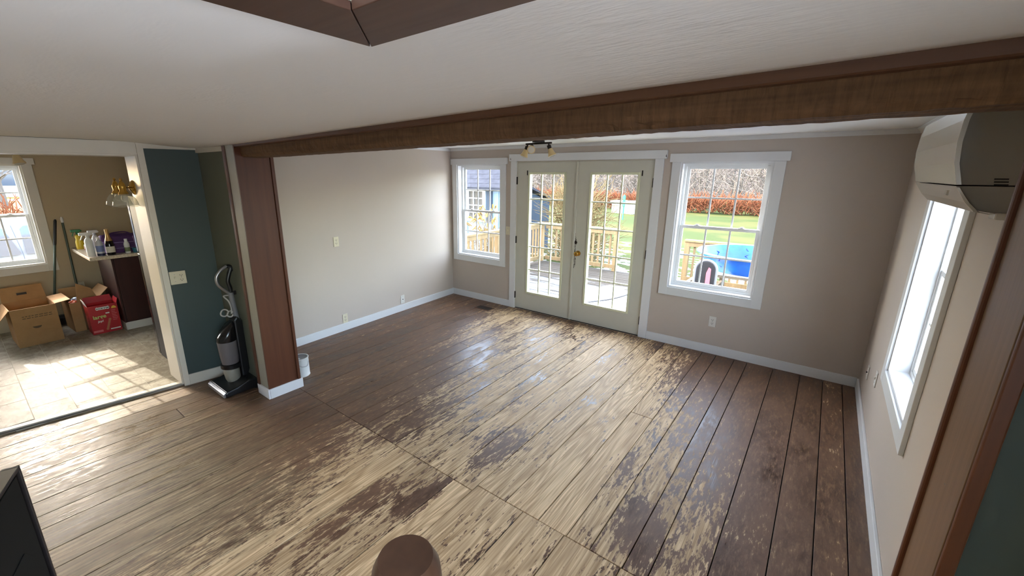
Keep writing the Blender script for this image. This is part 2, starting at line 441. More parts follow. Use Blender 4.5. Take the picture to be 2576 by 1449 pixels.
thr = struct(MB(mT).box(-7.2, -3.84, -0.075, -0.02, 0.0, 0.026).build('trim_1', 'trim_cream', bevel=0.003), 'flat beige threshold strip across the kitchen opening', 'threshold')

# ------------------------------------------------------------------ walls
W1, W2 = (0.135, 0.953), (3.313, 4.137)
DH = (1.216, 3.048)
wall('wall_back', mB, -0.2, 5.3, -0.06, 2.4, 0.17, [(W1[0], W1[1], 0.67, 2.015), (DH[0], DH[1], 0.0, 2.05), (W2[0], W2[1], 0.67, 2.015)], 'greige', 'taupe painted wall with the glazed double doors and two windows')
wall('wall_left', mL, -3.3, 0.0, -0.06, 2.4, 0.15, [], 'greige', 'large plain greige wall to the left of the double doors')
RW = (-2.16, -1.30)
wall('wall_right', mR, -3.2, 0.0, -0.06, 2.4, 0.19, [(RW[0], RW[1], 0.67, 2.015)], 'greige', 'greige wall on the right carrying the wall air conditioner')
OP = (-6.3, -3.835)
wall('wall_teal', mT, -7.3, -3.2, -0.06, 2.4, 0.31, [(OP[0], OP[1], -0.1, 2.035)], 'teal', 'dark teal wall beside the kitchen opening')
struct(MB().box(0.2, 0.87, -3.43, -3.2, -0.06, 2.3).build('wall_stub', 'olive_grey'), 'narrow olive grey return wall behind the vacuum cleaner', 'wall')
struct(MB().box(4.985, 5.3, -3.452, -3.2, -0.06, 2.3).build('wall_stub_right', 'teal'), 'dark teal return wall at the right edge of the view', 'wall')
KW, KW2 = (-4.965, -4.215), (-6.35, -5.55)
wall('wall_kitchen', mK, -7.3, -2.1, -0.06, 2.4, 0.17, [(KW[0], KW[1], 0.787, 1.977), (KW2[0], KW2[1], 0.787, 1.977)], 'kitchen_beige', 'beige brown outer wall of the kitchen with the sash window')
struct(MB().box(-3.1, -0.02, -2.2, -2.05, -0.06, 2.4).build('wall_kitchen_end', 'kitchen_beige'), 'beige end wall of the kitchen behind the refrigerator', 'wall')
struct(MB().box(-3.1, 5.4, -7.35, -7.2, -0.06, 2.4).build('wall_front', 'cream_wall'), 'plain cream wall behind the viewer', 'wall')
mS = lambda u, v, w: (5.25 - v, u, w)  # unseen side wall, set close to keep daylight off the teal return wall
SW = ((-6.25, -4.55),)
wall('wall_stair', mS, -7.3, -3.2, -0.06, 2.4, 0.15, [(a, b, .78, 2.0) for a, b in SW], 'cream_wall', 'unseen cream outer wall beside the viewer, wide window added to light the room')

# ------------------------------------------------------------------ ceilings
ST = (3.967, 5.2, -6.6, -4.422)                       # stairwell opening
def near_ceiling():
    m = MB(); xs = [-0.3, 0.1, 0.5, 0.9, 1.4, 2.0, 2.6, 3.2, 3.967, 4.4, 5.0, 5.2, 5.4]; ys = [-7.3, -6.6, -5.8, -5.1, -4.422, -4.2, -4.05, -3.9, -3.75, -3.6, -3.5, -3.40]
    nx = len(xs); V = [(x, y, ceil_z(x, y)) for y in ys for x in xs]; F = []
    for j in range(len(ys) - 1):
        for i in range(nx - 1):
            cx, cy = (xs[i] + xs[i + 1]) / 2, (ys[j] + ys[j + 1]) / 2
            if ST[0] < cx < ST[1] and ST[2] < cy < ST[3]: continue
            F.append((j * nx + i, (j + 1) * nx + i, (j + 1) * nx + i + 1, j * nx + i + 1))
    m.add(V, F); o = m.build('ceiling', 'ceiling_plaster', smooth=True, recalc=False)
    s = o.modifiers.new('thickness', 'SOLIDIFY'); s.thickness = 0.03; s.offset = -1
    return struct(o, 'uneven off-white plaster ceiling of the front room', 'ceiling')
near_ceiling()
struct(MB().box(-0.2, 5.3, -3.3, 0.2, 2.25, 2.4).build('ceiling_far', 'ceiling_plaster'), 'white ceiling beyond the wooden beam', 'ceiling')
struct(MB().box(-3.1, 0.05, -7.3, -2.1, 2.2, 2.35).build('ceiling_kitchen', 'ceiling_plaster'), 'kitchen ceiling above the opening', 'ceiling')
def shaft():
    m = MB(); a, b, c, d = ST; z0, z1 = 2.15, 4.5; t = 0.08
    m.box(a - t, a, c - t, d + t, z0, z1).box(a, b, c - t, c, z0, z1).box(a, b, d, d + t, z0, z1).box(a - t, b + t, c - t, d + t, z1, z1 + t)
    for p, q, r, s in rects(c - t, d + t, z0, z1, [(-6.4, -4.7, 2.7, 4.3)]): m.box(b, b + t, p, q, r, s)  # opening added in the unseen shaft wall to let more sky light down
    struct(m.build('wall_stairwell', 'cream_wall'), 'cream walls of the stairwell above the viewer', 'wall')
shaft()
sx, sy, sz = 3.827, -4.282, 0
zt = ceil_z(3.9, -4.4)
st = thing('trim_2', 'dark brown mitred boards edging the stairwell hole in the ceiling', 'trim', (3.9, -4.35, zt), kind='structure')
def soffit(poly, name='trim_board'):
    m = MB(lambda x, y, z: (x - 3.9, y + 4.35, z - zt)); m.prism(poly, zt - 0.016, zt + 0.02); return m.build(name, 'stair_trim', st, bevel=0.0015)
soffit([(sx, sy), (5.24, sy), (5.24, sy - 0.14), (sx + 0.1405, sy - 0.14)][::-1])
soffit([(sx, sy - 0.003), (sx + 0.138, sy - 0.1405), (sx + 0.138, -6.7), (sx, -6.7)][::-1])

# crown along the far room, white strip above the teal wall
def crown(name, f, u0, u1, z, label, s=0.034):
    m = MB(f); pr = [(0, z - s * 1.15), (0.006, z - s * 1.15), (0.012, z - s * 0.8), (s * 0.8, z - 0.010), (s, z - 0.006), (s, z), (0, z)]
    V = [(u0, v, w) for v, w in pr] + [(u1, v, w) for v, w in pr]; n = len(pr)
    m.add(V, [tuple(range(n)), tuple(range(n, 2 * n))[::-1]] + [(i, n + i, n + (i + 1) % n, (i + 1) % n) for i in range(n)])
    return struct(m.build(name, 'trim_white'), label, 'moulding')
crown('trim_3', mB, -0.0, 5.07, 2.25, 'white crown moulding above the double doors')
crown('trim_4', mL, -3.2, -0.0, 2.25, 'white crown moulding on the left wall')
crown('trim_5', mR, -3.17, -0.0, 2.25, 'white crown moulding on the right wall')
struct(MB(mT).box(-3.795, -3.4, 0, 0.016, 2.078, 2.16).build('trim_6', 'trim_cream'), 'cream strip between the teal wall and the ceiling', 'trim')
struct(MB().box(0.26, 0.86, -3.446, -3.43, 2.055, 2.16).build('trim_7', 'trim_cream'), 'cream strip above the olive return wall', 'trim')

# ------------------------------------------------------------------ kitchen opening lining
ko = thing('trim_8', 'cream casing and deep jamb of the kitchen opening', 'door casing', (xT(-3.83), -3.83, 0), kind='structure')
kof = lambda u, v, w: (xT(u) + v - xT(-3.83), u + 3.83, w)
MB(kof).box(-3.838, -3.795, 0, 0.018, 0, 2.13).build('side_casing', 'trim_cream', ko, bevel=0.002)
MB(kof).box(-6.3, -3.838, 0, 0.014, 2.03, 2.128).build('header_board', 'trim_cream', ko, bevel=0.002)
MB(kof).box(-3.851, -3.835, -0.312, 0.002, 0.018, 2.035).build('jamb_board', 'trim_cream', ko, bevel=0.002)
MB(kof).box(-6.3, -3.851, -0.312, 0.0, 2.017, 2.036).build('head_jamb', 'trim_cream', ko)

# ------------------------------------------------------------------ baseboards
def base(name, f, u0, u1, h, label, th=0.016, mat='trim_white'):
    return struct(MB(f).box(u0, u1, 0, th, -0.001, h).build(name, mat, bevel=0.003), label, 'baseboard')
base('baseboard_back', mB, 0.0, 1.13, 0.094, 'white baseboard under the narrow left window')
base('baseboard_back_right', mB, 3.137, 5.06, 0.094, 'white baseboard right of the double doors')
base('baseboard_left', mL, -3.2, -0.0, 0.094, 'long white baseboard along the left wall')
base('baseboard_right', mR, -3.18, -0.016, 0.094, 'white baseboard along the right wall, pulling away from it')
base('baseboard_teal', mT, -3.795, -3.446, 0.10, 'cream baseboard below the teal wall', mat='trim_cream')

# ------------------------------------------------------------------ post at the left end of the beam
pt = thing('door_jamb_post', 'reddish brown boxed post under the left end of the beam', 'post', (0.96, -3.33, 0), kind='structure')
pf = lambda x, y, z: (x - 0.96, y + 3.33, z)
MB(pf).box(0.862, 1.044, -3.452, -3.19, 0.0, 2.10).build('core', 'slot_dark', pt)
MB(pf).box(0.905, 1.046, -3.456, -3.452, 0.086, 2.10).build('painted_face', 'plate_grey' if 'plate_grey' in M else 'cable_grey', pt)
MB(pf).box(0.860, 0.905, -3.466, -3.452, 0.0, 2.10).build('edge_moulding', 'jamb_stain', pt, bevel=0.006)
MB(pf).box(1.044, 1.059, -3.455, -3.202, 0.086, 2.10).build('face_board', 'jamb_stain', pt, bevel=0.001)
MB(pf).box(1.044, 1.074, -3.202, -3.176, 0.086, 2.05).build('edge_moulding', 'jamb_stain', pt, bevel=0.006)
MB(pf).box(0.867, 1.071, -3.470, -3.455, 0.0, 0.088).build('base_board', 'trim_white', pt, bevel=0.002)
MB(pf).box(1.059, 1.074, -3.455, -3.160, 0.0, 0.088).build('base_board', 'trim_white', pt, bevel=0.002)
# jamb on the right end
pj = thing('door_jamb', 'brown wooden jamb at the right end of the beam', 'door jamb', (4.98, -3.32, 0), kind='structure')
pf = lambda x, y, z: (x - 4.98, y + 3.32, z)
MB(pf).box(4.967, 4.986, -3.456, -3.2, 0, 2.10).build('face_board', 'jamb_brown', pj, bevel=0.0015)
MB(pf).box(4.955, 5.06, -3.2, -3.178, 0, 2.10).build('edge_moulding', 'jamb_stain', pj, bevel=0.006)
MB(pf).box(4.969, 5.000, -3.470, -3.452, 0, 2.10).build('edge_moulding', 'jamb_stain', pj, bevel=0.004)
MB(pf).add([(4.966, -3.345, 1.085), (4.962, -3.341, 1.088), (4.962, -3.349, 1.088)], [(0, 1, 2)]).build('nail', 'silver', pj)

# ------------------------------------------------------------------ beam
bm_ = thing('ceiling_beam', 'rough-sawn dark timber beam spanning the room under the ceiling', 'beam', (3.0, -3.32, 2.0), kind='structure')
def beam():
    m = MB(lambda x, y, z: (x - 3.0, y + 3.32, z - 2.0)); rings = []; n = 150; rng = random.Random(3)
    for i in range(n + 1):
        x = 1.061 + (4.955 - 1.061) * i / n; zb = 2.003 + 0.0103 * (x - 1)
        j = lambda s: rng.uniform(-s, s)
        w1 = rng.uniform(0, 0.007) if rng.random() < .75 else rng.uniform(0.004, 0.016)
        zt_ = cz_beam(x) + 0.06
        P = [(-3.410 + j(.0015), zt_), (-3.411 + j(.0016), zb + .070 + j(.002)), (-3.412 + j(.002), zb + .045 + j(.003)), (-3.410 + j(.003), zb + .024 + j(.004)), (-3.407 + j(.003) + w1 * .4, zb + .010 + w1 * .6),
             (-3.399 + j(.002) + w1 * .6, zb + .002 + j(.0015)), (-3.34, zb + j(.002)), (-3.27, zb + j(.002)), (-3.236 + j(.003), zb + .003 + j(.0015)), (-3.226 + j(.003), zb + .012), (-3.225, zt_)]
        rings.append([(x, y, z) for y, z in P])
    m.loft(rings); return m.build('timber', 'beam_wood', bm_, smooth=False)
beam()
def beam_trim():
    m = MB(lambda x, y, z: (x - 3.0, y + 3.32, z - 2.0)); rings = []
    for i in range(41):
        x = 0.83 + (5.0 - 0.83) * i / 40; c = cz_beam(max(x, 1)); lo = c - (0.016 + 0.0048 * max(x - 1, 0))
        rings.append([(x, -3.452, c + .02), (x, -3.452, lo + .004), (x, -3.446, lo), (x, -3.40, lo), (x, -3.40, c + .02)])
    m.loft(rings); m.build('top_board', 'beam_trim', bm_)
beam_trim()
struct(MB().box(0.85, 5.2, -3.405, -3.23, 2.13, 2.35).build('wall_above_beam', 'cream_wall'), 'narrow wall strip over the beam', 'wall')

# ------------------------------------------------------------------ windows
def window(name, label, f, u0, u1, w0, w1, loc, cas=0.09, head=0.085, mat='trim_white', cols=3, rows=2, deep=0.155, inset=0.075, glass_only=False):
    """u0..u1, w0..w1: clear opening between the casings"""
    o = thing(name, label, 'window', loc, kind='structure')
    L = Vector(loc); g = lambda u, v, w: Vector(f(u, v, w)) - L
    B = lambda: MB(g)
    if not glass_only:
        B().box(u0 - cas, u0, 0, 0.02, w0 - cas, w1).build('side_casing', mat, o, bevel=0.002)
        B().box(u1, u1 + cas, 0, 0.02, w0 - cas, w1).build('side_casing', mat, o, bevel=0.002)
        B().box(u0, u1, 0, 0.0195, w0 - cas, w0).build('bottom_casing', mat, o, bevel=0.002)
        B().box(u0 - cas - .026, u1 + cas + .026, 0, 0.027, w1, w1 + head).build('head_casing', mat, o, bevel=0.002)
    t = 0.016
    B().box(u0, u0 + t, -deep, 0.004, w0, w1).build('jamb_liner', mat, o)
    B().box(u1 - t, u1, -deep, 0.004, w0, w1).build('jamb_liner', mat, o)
    B().box(u0 + t, u1 - t, -deep, 0.004, w1 - t, w1).build('jamb_liner', mat, o)
    B().box(u0 + t, u1 - t, -deep, 0.004, w0, w0 + t).build('sill', mat, o)
    a, b, c, d = u0 + t, u1 - t, w0 + t, w1 - t
    m = B(); vt = -inset
    for (p, q, r, s) in ((a, a + .022, c, d), (b - .022, b, c, d), (a + .022, b - .022, d - .022, d), (a + .022, b - .022, c, c + .022)): m.box(p, q, vt - .075, vt, r, s)
    m.build('vinyl_frame', 'vinyl_white', o)
    a += .022; b -= .022; c += .022; d -= .022; mid = (c + d) / 2
    def sash(nm, p, q, r, s, v0, v1, rail=.03):
        h = B().box(p, p + rail, v0, v1, r, s).box(q - rail, q, v0, v1, r, s).box(p + rail, q - rail, v0, v1, r, r + rail).box(p + rail, q - rail, v0, v1, s - rail, s).build(nm, 'vinyl_white', o, bevel=0.002)
        P, Q, R, S = p + rail, q - rail, r + rail, s - rail; vm = (v0 + v1) / 2
        for i in range(1, cols): B().box(P + (Q - P) * i / cols - .008, P + (Q - P) * i / cols + .008, vm - .005, vm + .005, R, S).build('muntin', 'vinyl_white', h)
        for i in range(1, rows): B().box(P, Q, vm - .0045, vm + .0045, R + (S - R) * i / rows - .008, R + (S - R) * i / rows + .008).build('muntin', 'vinyl_white', h)
        for i in range(cols):
            for j in range(rows):
                x0, x1 = P + (Q - P) * i / cols, P + (Q - P) * (i + 1) / cols; y0, y1 = R + (S - R) * j / rows, R + (S - R) * (j + 1) / rows
                B().add([(x0, vm - .006, y0), (x1, vm - .006, y0), (x1, vm - .006, y1), (x0, vm - .006, y1)], [(0, 1, 2, 3)]).build('pane', 'window_glass', h)
        return h
    sash('upper_sash', a, b, mid - .016, d, vt - .062, vt - .036)
    ls = sash('lower_sash', a, b, c, mid + .016, vt - .034, vt - .006)
    for k in (.22, .78):
        x = a + (b - a) * k
        B().box(x - .028, x + .028, vt - .030, vt - .006, mid + .016, mid + .022).box(x - .012, x + .016, vt - .026, vt - .010, mid + .022, mid + .032).build('sash_lock', 'vinyl_white', o, bevel=0.002)
    return o
window('window_1', 'narrow white six-over-six window left of the double doors, shed outside', mB, W1[0], W1[1], 0.67, 2.015, (0.54, 0, 0.58))
window('window_2', 'white sash window right of the double doors, blue pool outside', mB, W2[0], W2[1], 0.67, 2.015, (3.72, 0, 0.58))
window('window_3', 'white sash window in the right wall seen at a steep angle', mR, RW[0], RW[1], 0.67, 2.015, (5.075, -1.73, 0.58), inset=0.095, deep=0.18)
window('window_4', 'kitchen window with cream casing, sun streaming in', mK, KW[0], KW[1], 0.787, 1.977, (-2.95, -4.59, 0.7), mat='trim_cream', head=0.073)
window('window_5', 'second kitchen window, out of view past the opening edge', mK, KW2[0], KW2[1], 0.787, 1.977, (-2.95, -5.95, 0.7), mat='trim_cream', head=0.073)

window('window_added', 'wide window added out of view by the stairs to light the room', mS, SW[0][0], SW[0][1], .78, 2.0, (5.25, -5.4, .7))  # added out of view to brighten the ceiling and the left wall

# ------------------------------------------------------------------ double doors
def door(name, label, u0, u1, gu0, gu1, gw0, gw1, hinge_left):
    loc = Vector(((u0 + u1) / 2, 0.03, 0)); o = thing(name, label, 'door', loc, kind='structure')
    g = lambda u, v, w: Vector(mB(u, v, w)) - loc
    B = lambda: MB(g); v0, v1 = -.050, -.006
    m = B()
    for a, b, c, d in rects(u0, u1, .012, 2.04, [(gu0 + .02, gu1 - .02, gw0 + .02, gw1 - .02)]): m.box(a, b, v0, v1, c, d)
    m.build('leaf', 'door_cream', o)
    k = .028
    fr = B().box(gu0, gu0 + k, v0 - .008, v1 + .012, gw0, gw1).box(gu1 - k, gu1, v0 - .008, v1 + .012, gw0, gw1).box(gu0 + k, gu1 - k, v0 - .008, v1 + .012, gw0, gw0 + k).box(gu0 + k, gu1 - k, v0 - .008, v1 + .012, gw1 - k, gw1).build('lite_frame', 'lite_frame', o, bevel=0.004)
    P, Q, R, S = gu0 + k, gu1 - k, gw0 + k, gw1 - k
    for i in (1, 2): x = P + (Q - P) * i / 3; B().box(x - .008, x + .008, -.038, -.012, R, S).build('muntin', 'lite_frame', fr, bevel=0.003)
    for i in range(1, 5): y = R + (S - R) * i / 5; B().box(P, Q, -.0375, -.0125, y - .008, y + .008).build('muntin', 'lite_frame', fr, bevel=0.003)
    for i in range(3):
        for j in range(5):
            x0, x1 = P + (Q - P) * i / 3, P + (Q - P) * (i + 1) / 3; y0, y1 = R + (S - R) * j / 5, R + (S - R) * (j + 1) / 5
            B().add([(x0, -.028, y0), (x1, -.028, y0), (x1, -.028, y1), (x0, -.028, y1)], [(0, 1, 2, 3)]).build('pane', 'window_glass', fr)
    hx = u0 if hinge_left else u1
    for z in (.20, 1.0, 1.80):
        B().box(hx - .006, hx + .006, -.02, .012, z - .05, z + .05).build('hinge', 'dark_metal', o, bevel=0.004)
    # screw-head rubber bumpers at the lite corners
    for (x, y) in ((gu0 - .018, gw1 - .01), (gu1 + .018, gw1 - .01)):
        if (x < gu0) == hinge_left: B().box(x - .006, x + .006, v1, v1 + .008, y - .03, y + .03).build('clip', 'dark_metal', o, bevel=0.002)
    return o, B
d1, B1 = door('door_1', 'left cream glazed door leaf with fifteen panes', 1.226, 2.116, 1.405, 1.968, .25, 1.912, True)
B1().box(2.103, 2.131, -.006, .010, .012, 2.04).build('astragal', 'door_cream', d1, bevel=0.003)
d2, B2 = door('door_2', 'right cream glazed door leaf with fifteen panes and a brass knob', 2.120, 3.0375, 2.289, 2.892, .25, 1.912, False)
def dirt():
    t = NT('scuffed_paint'); x, y, z = t.pos(); n = t.noise(t.vec(x * 2.0, y, z), 34.0, 5, .7)
    t.set(color=t.mix(t.ss(n, .42, .58), srgb(36, 32, 28), srgb(196, 192, 178)), rough=.6); M['scuffed_paint'] = t.m
dirt()
B2().prism([(2.124, .70), (2.150, .74), (2.158, .84), (2.150, .88), (2.146, .98), (2.156, 1.04), (2.150, 1.10), (2.136, 1.17), (2.124, 1.12)], -.006, -.0045, 'y').build('worn_edge', 'scuffed_paint', d2)
kn = MB(lambda x, y, z: (x - 2.57875 + 0, y - .03, z)).lathe([(.034, 0), (.034, .006), (.013, .012), (.012, .034), (.024, .040), (.031, .052), (.030, .064), (.018, .072)], (2.186, .006, .915), 20, (0, -1, 0)).build('knob', 'brass', d2, smooth=True)
MB(lambda x, y, z: (x - 2.57875, y - .03, z)).lathe([(.022, 0), (.022, .004), (.010, .010)], (2.142, .006, 1.05), 16, (0, -1, 0)).build('bolt_cover', 'dark_metal', d2, smooth=True)
dc = thing('trim_9', 'wide white casing around the glazed double doors', 'door casing', (2.13, 0, 0), kind='structure')
g = lambda u, v, w: (u - 2.13, -v, w)
MB(g).box(1.130, 1.222, 0, .02, 0, 2.052).build('side_casing', 'trim_white', dc, bevel=0.002)
MB(g).box(3.043, 3.137, 0, .02, 0, 2.052).build('side_casing', 'trim_white', dc, bevel=0.002)
MB(g).box(1.104, 3.163, 0, .027, 2.052, 2.141).build('head_casing', 'trim_white', dc, bevel=0.002)
MB(g).box(1.216, 1.226, -.17, .003, 0, 2.05).box(3.0375, 3.048, -.17, .003, 0, 2.05).box(1.226, 3.0375, -.17, .003, 2.041, 2.05).build('jamb_liner', 'trim_cream', dc)
MB(g).box(1.216, 3.048, -.2, -.008, -.02, .010).build('threshold', 'dark_metal', dc)
for u in (1.125, 3.15): MB(g).add([(u, .0275, 2.075), (u + .012, .0275, 2.065), (u + .006, .0275, 2.10)], [(0, 1, 2)]).build('nail_mark', 'slot_dark', dc)

# ------------------------------------------------------------------ outlets and switches
def outlet(f, u, w, label, kind='outlet', mat='ivory', pw=.070, ph=.115, name='wall_outlet', cat='outlet', gangs=1):
    L = Vector(f(u, 0, w)); o = thing(name, label, cat, L); g = lambda a, v, c: Vector(f(a + u, v, c + w)) - L
    W = pw + (gangs - 1) * .046
    MB(g).box(-W / 2, W / 2, 0, .006, -ph / 2, ph / 2).build('cover_plate', mat, o, bevel=0.002)
    for q in range(gangs):
        cx = (q - (gangs - 1) / 2) * .046; k = kind if isinstance(kind, str) else kind[q]
        if k == 'outlet':
            for s in (-1, 1):
                r = MB(g).prism([(cx + .017 * math.cos(a) , s * .020 + .0145 * math.sin(a)) for a in [i * math.pi / 6 for i in range(12)]], .006, .0085, 'y').build('receptacle', mat, o)
                MB(g).box(cx - .009, cx - .006, .0085, .009, s * .020 - .002, s * .020 + .008).box(cx + .006, cx + .009, .0085, .009, s * .020 - .002, s * .020 + .008).box(cx - .003, cx + .003, .0085, .009, s * .020 - .010, s * .020 - .005).build('slots', 'slot_dark', r)
            MB(g).prism([(cx + .003 * math.cos(i * 1.05), .003 * math.sin(i * 1.05)) for i in range(6)], .006, .0075, 'y').build('screw', 'silver', o)
        elif k == 'switch':
            MB(g).box(cx - .006, cx + .006, .006, .016, -.004, .014).build('toggle', mat, o, bevel=0.002)
            for s in (-1, 1): MB(g).prism([(cx + .003 * math.cos(i * 1.05), s * .030 + .003 * math.sin(i * 1.05)) for i in range(6)], .006, .0075, 'y').build('screw', 'silver', o)
        elif k == 'jack':
            MB(g).prism([(cx + .006 * math.cos(i * .785), .006 * math.sin(i * .785)) for i in range(8)], .006, .014, 'y').build('jack', 'slot_dark', o)
            for s in (-1, 1): MB(g).prism([(cx + .003 * math.cos(i * 1.05), s * .042 + .003 * math.sin(i * 1.05)) for i in range(6)], .006, .0075, 'y').build('screw', 'silver', o)
    return o
outlet(mL, -2.10, 1.111, 'ivory outlet at mid height on the large left wall')
outlet(mL, -2.07, .15, 'ivory outlet just above the left wall baseboard')
outlet(mL, -1.11, .165, 'small cable jack plate low on the left wall near the corner', 'jack', 'plate_white', name='cable_jack', cat='wall plate')
outlet(mB, 3.815, .36, 'white outlet on the back wall below the pool window', mat='plate_white')
outlet(mB, 1.085, 1.112, 'ivory light switch squeezed between left window and door casing', 'switch', 'ivory', name='light_switch', cat='switch')
outlet(mT, -3.73, 1.005, 'double ivory plate with switch and outlet on the teal wall', ['switch', 'outlet'], 'ivory', name='wall_plate', cat='wall plate', gangs=2)
outlet(mK, -3.965, .444, 'dark-slotted outlet on the kitchen wall behind the boxes', mat='ivory')
outlet(mR, -.46, .33, 'white plate low on the right wall nearest the corner', 'jack', 'plate_white', name='cable_jack', cat='wall plate')
outlet(mR, -.93, .46, 'white plate below the right wall window edge', 'switch', 'plate_white', name='wall_plate', cat='wall plate')
outlet(mR, -2.70, .48, 'white outlet on the right wall close to the brown jamb', mat='plate_white')

# floor register
vt = thing('floor_register', 'brown slatted heat register in the floor by the left window', 'floor vent', (.90, -.305, 0))
MB().box(-.13, .13, -.075, .075, 0.0008, .004).build('flange', 'beam_trim', vt, bevel=0.001)
MB().box(-.112, .112, -.055, .055, .004, .0045).build('opening', 'slot_dark', vt)
for i in range(15): MB().box(-.112 + i * .016 - .002, -.112 + i * .016 + .002, -.055, .055, .0045, .0065).build('slat', 'dark_metal', vt)

# ------------------------------------------------------------------ air conditioner
ac = thing('air_conditioner', 'cream wall-mounted split air conditioner above the right window', 'air conditioner', (5.075, -2.6, 1.79))
af = lambda x, y, z: (x - 5.075, y + 2.6, z - 1.79)
prof = [(5.074, 2.105), (4.90, 2.105), (4.872, 2.095), (4.864, 2.05), (4.862, 1.99), (4.868, 1.93), (4.885, 1.868)]
low = [(4.885, 1.864), (4.912, 1.82), (4.935, 1.795), (4.96, 1.790), (5.074, 1.790), (5.074, 1.864)]
MB(af).prism([(y, z) for y, z in [(p[0], p[1]) for p in prof]] + [(5.074, 1.868)], -2.975, -2.205, 'y').build('housing', 'ac_side', ac)
fp = prof[1:]
def shell(pr, t, y0, y1):
    """curved front panel with thickness"""
    inn = [(x + t, z - (0.004 if i == 0 else 0)) for i, (x, z) in enumerate(pr)]
    return MB(af).prism(pr + inn[::-1], y0, y1, 'y')
shell([(x - .006, z + (.003 if i < 2 else 0)) for i, (x, z) in enumerate(fp)], .012, -3.0, -2.18).build('front_panel', 'ac_white', ac, bevel=0.001)
MB(af).prism(low, -2.975, -2.205, 'y').build('lower_housing', 'ac_side', ac)
shell([(4.879, 1.864), (4.906, 1.818), (4.930, 1.791), (4.96, 1.785)], .010, -3.0, -2.18).build('air_flap', 'ac_white', ac, bevel=0.001)
for k in range(3): MB(af).box(4.956 + k * .0012, 4.984 + k * .0012, -2.9765, -2.974, 1.883 - k * .008, 1.887 - k * .008).build('vent_slot', 'slot_dark', ac)
MB(af).box(4.975, 5.05, -2.99, -2.93, 1.770, 1.79).build('drain_cover', 'ac_white', ac, bevel=0.004)
MB(af).box(4.874, 4.879, -2.93, -2.90, 1.835, 1.85).build('indicator', 'ac_side', ac)

# ------------------------------------------------------------------ track spots on the far ceiling
tl = thing('ceiling_spotlight', 'three-headed beige ceiling spotlight hanging behind the beam', 'ceiling light', (1.92, -.60, 2.25))
MB().lathe([(.0, 0), (.07, 0), (.07, -.018), (.0, -.022)][::-1], (0, 0, 0), 20, cap=False).build('ceiling_plate', 'dark_metal', tl, smooth=True)
MB().tube([(-.18, .02, -.03), (.18, -.02, -.03)], .010, 8).build('rail', 'dark_metal', tl, smooth=True)
plain('bulb_cream', srgb(206, 180, 128), .4, var=.05)
clear_glass('bulb_face', (.95, .92, .82), .1, .6)
def spot(parent, p, d, s=1.0):
    d = Vector(d).normalized(); p = Vector(p)
    h = MB().cyl(p, p + d * .035 * s, .020 * s, 14).build('lamp_socket', 'dark_metal', parent, smooth=True)
    b = MB().lathe([(.020 * s, 0), (.026 * s, .020 * s), (.034 * s, .05 * s), (.040 * s, .062 * s), (.041 * s, .07 * s), (.036 * s, .072 * s)], p + d * .035 * s, 18, d).build('bulb', 'bulb_cream', parent, smooth=True)
    MB().lathe([(.034 * s, 0), (.030 * s, .004 * s), (.0, .006 * s)], p + d * .106 * s, 18, d, cap=False).build('lens', 'bulb_face', b, smooth=True)
for q, d in (((-.155, .01, -.055), (-.25, -.15, -.85)), ((-.075, -.02, -.06), (.42, -.75, -.32)), ((.145, -.02, -.055), (.35, .1, -.9))):
    MB().cyl((q[0], q[1], -.028), q, .009, 8).build('swivel', 'dark_metal', tl, smooth=True)
    spot(tl, q, d, 1.12)

ks = thing('kitchen_spotlight', 'small black-socket spotlight bulb above the kitchen window', 'ceiling light', (-1.5, -4.36, 2.2))
MB().lathe([(.0, 0), (.05, 0), (.05, -.015), (.0, -.02)][::-1], (0, 0, 0), 16, cap=False).build('ceiling_plate', 'dark_metal', ks, smooth=True)
MB().cyl((0, 0, -.01), (0, 0, -.12), .010, 8).build('stem', 'dark_metal', ks, smooth=True)
spot(ks, (0, 0, -.115), (.25, .12, -.95), 1.15)

# ------------------------------------------------------------------ brass sconce on the kitchen jamb
sc = thing('wall_sconce', 'brass wall lamp with two ribbed glass shades on the kitchen opening jamb', 'wall lamp', (-.02, -3.852, 1.77))
MB().lathe([(.0, .034), (.018, .032), (.045, .018), (.058, .006), (.060, 0)][::-1], (0, 0, 0), 24, (0, -1, 0), cap=False).build('backplate', 'brass', sc, smooth=True)
for i, s in enumerate((1, -1)):
    x = .035 * s; cx = .10 * s; cy = -.095
    MB().tube(smooth_path([(x * .3, -.02, 0), (x * 1.4, -.055, .002), (cx * .85, -.09, .012), (cx, cy, .055), (cx, cy, .075)]), .006, 8).build('arm', 'brass', sc, smooth=True)
    MB().lathe([(.0, .10), (.008, .096), (.012, .085), (.006, .078), (.020, .055), (.026, .03), (.022, .0), (.034, -.02), (.036, -.035)][::-1], (cx, cy, -.02), 16, cap=False).build('lamp_holder', 'brass', sc, smooth=True)
    n = 48; rings = []
    for r, z in ((.034, -.045), (.052, -.06), (.070, -.085), (.080, -.115), (.084, -.135), (.094, -.146)):
        rings.append([(cx + (r + (.0016 if k % 2 else -.0016)) * math.cos(2 * math.pi * k / n), cy + (r + (.0016 if k % 2 else -.0016)) * math.sin(2 * math.pi * k / n), z + (.004 * math.cos(2 * math.pi * k / 8) if z < -.14 else 0)) for k in range(n)])
    m = MB().loft(rings, cap=False).build('glass_shade', 'shade_glass', sc, smooth=True)
    MB().lathe([(.0, .0), (.018, -.008), (.024, -.03), (.020, -.05), (.0, -.062)], (cx, cy, -.05), 14, cap=False).build('bulb', 'plate_white', sc, smooth=True)

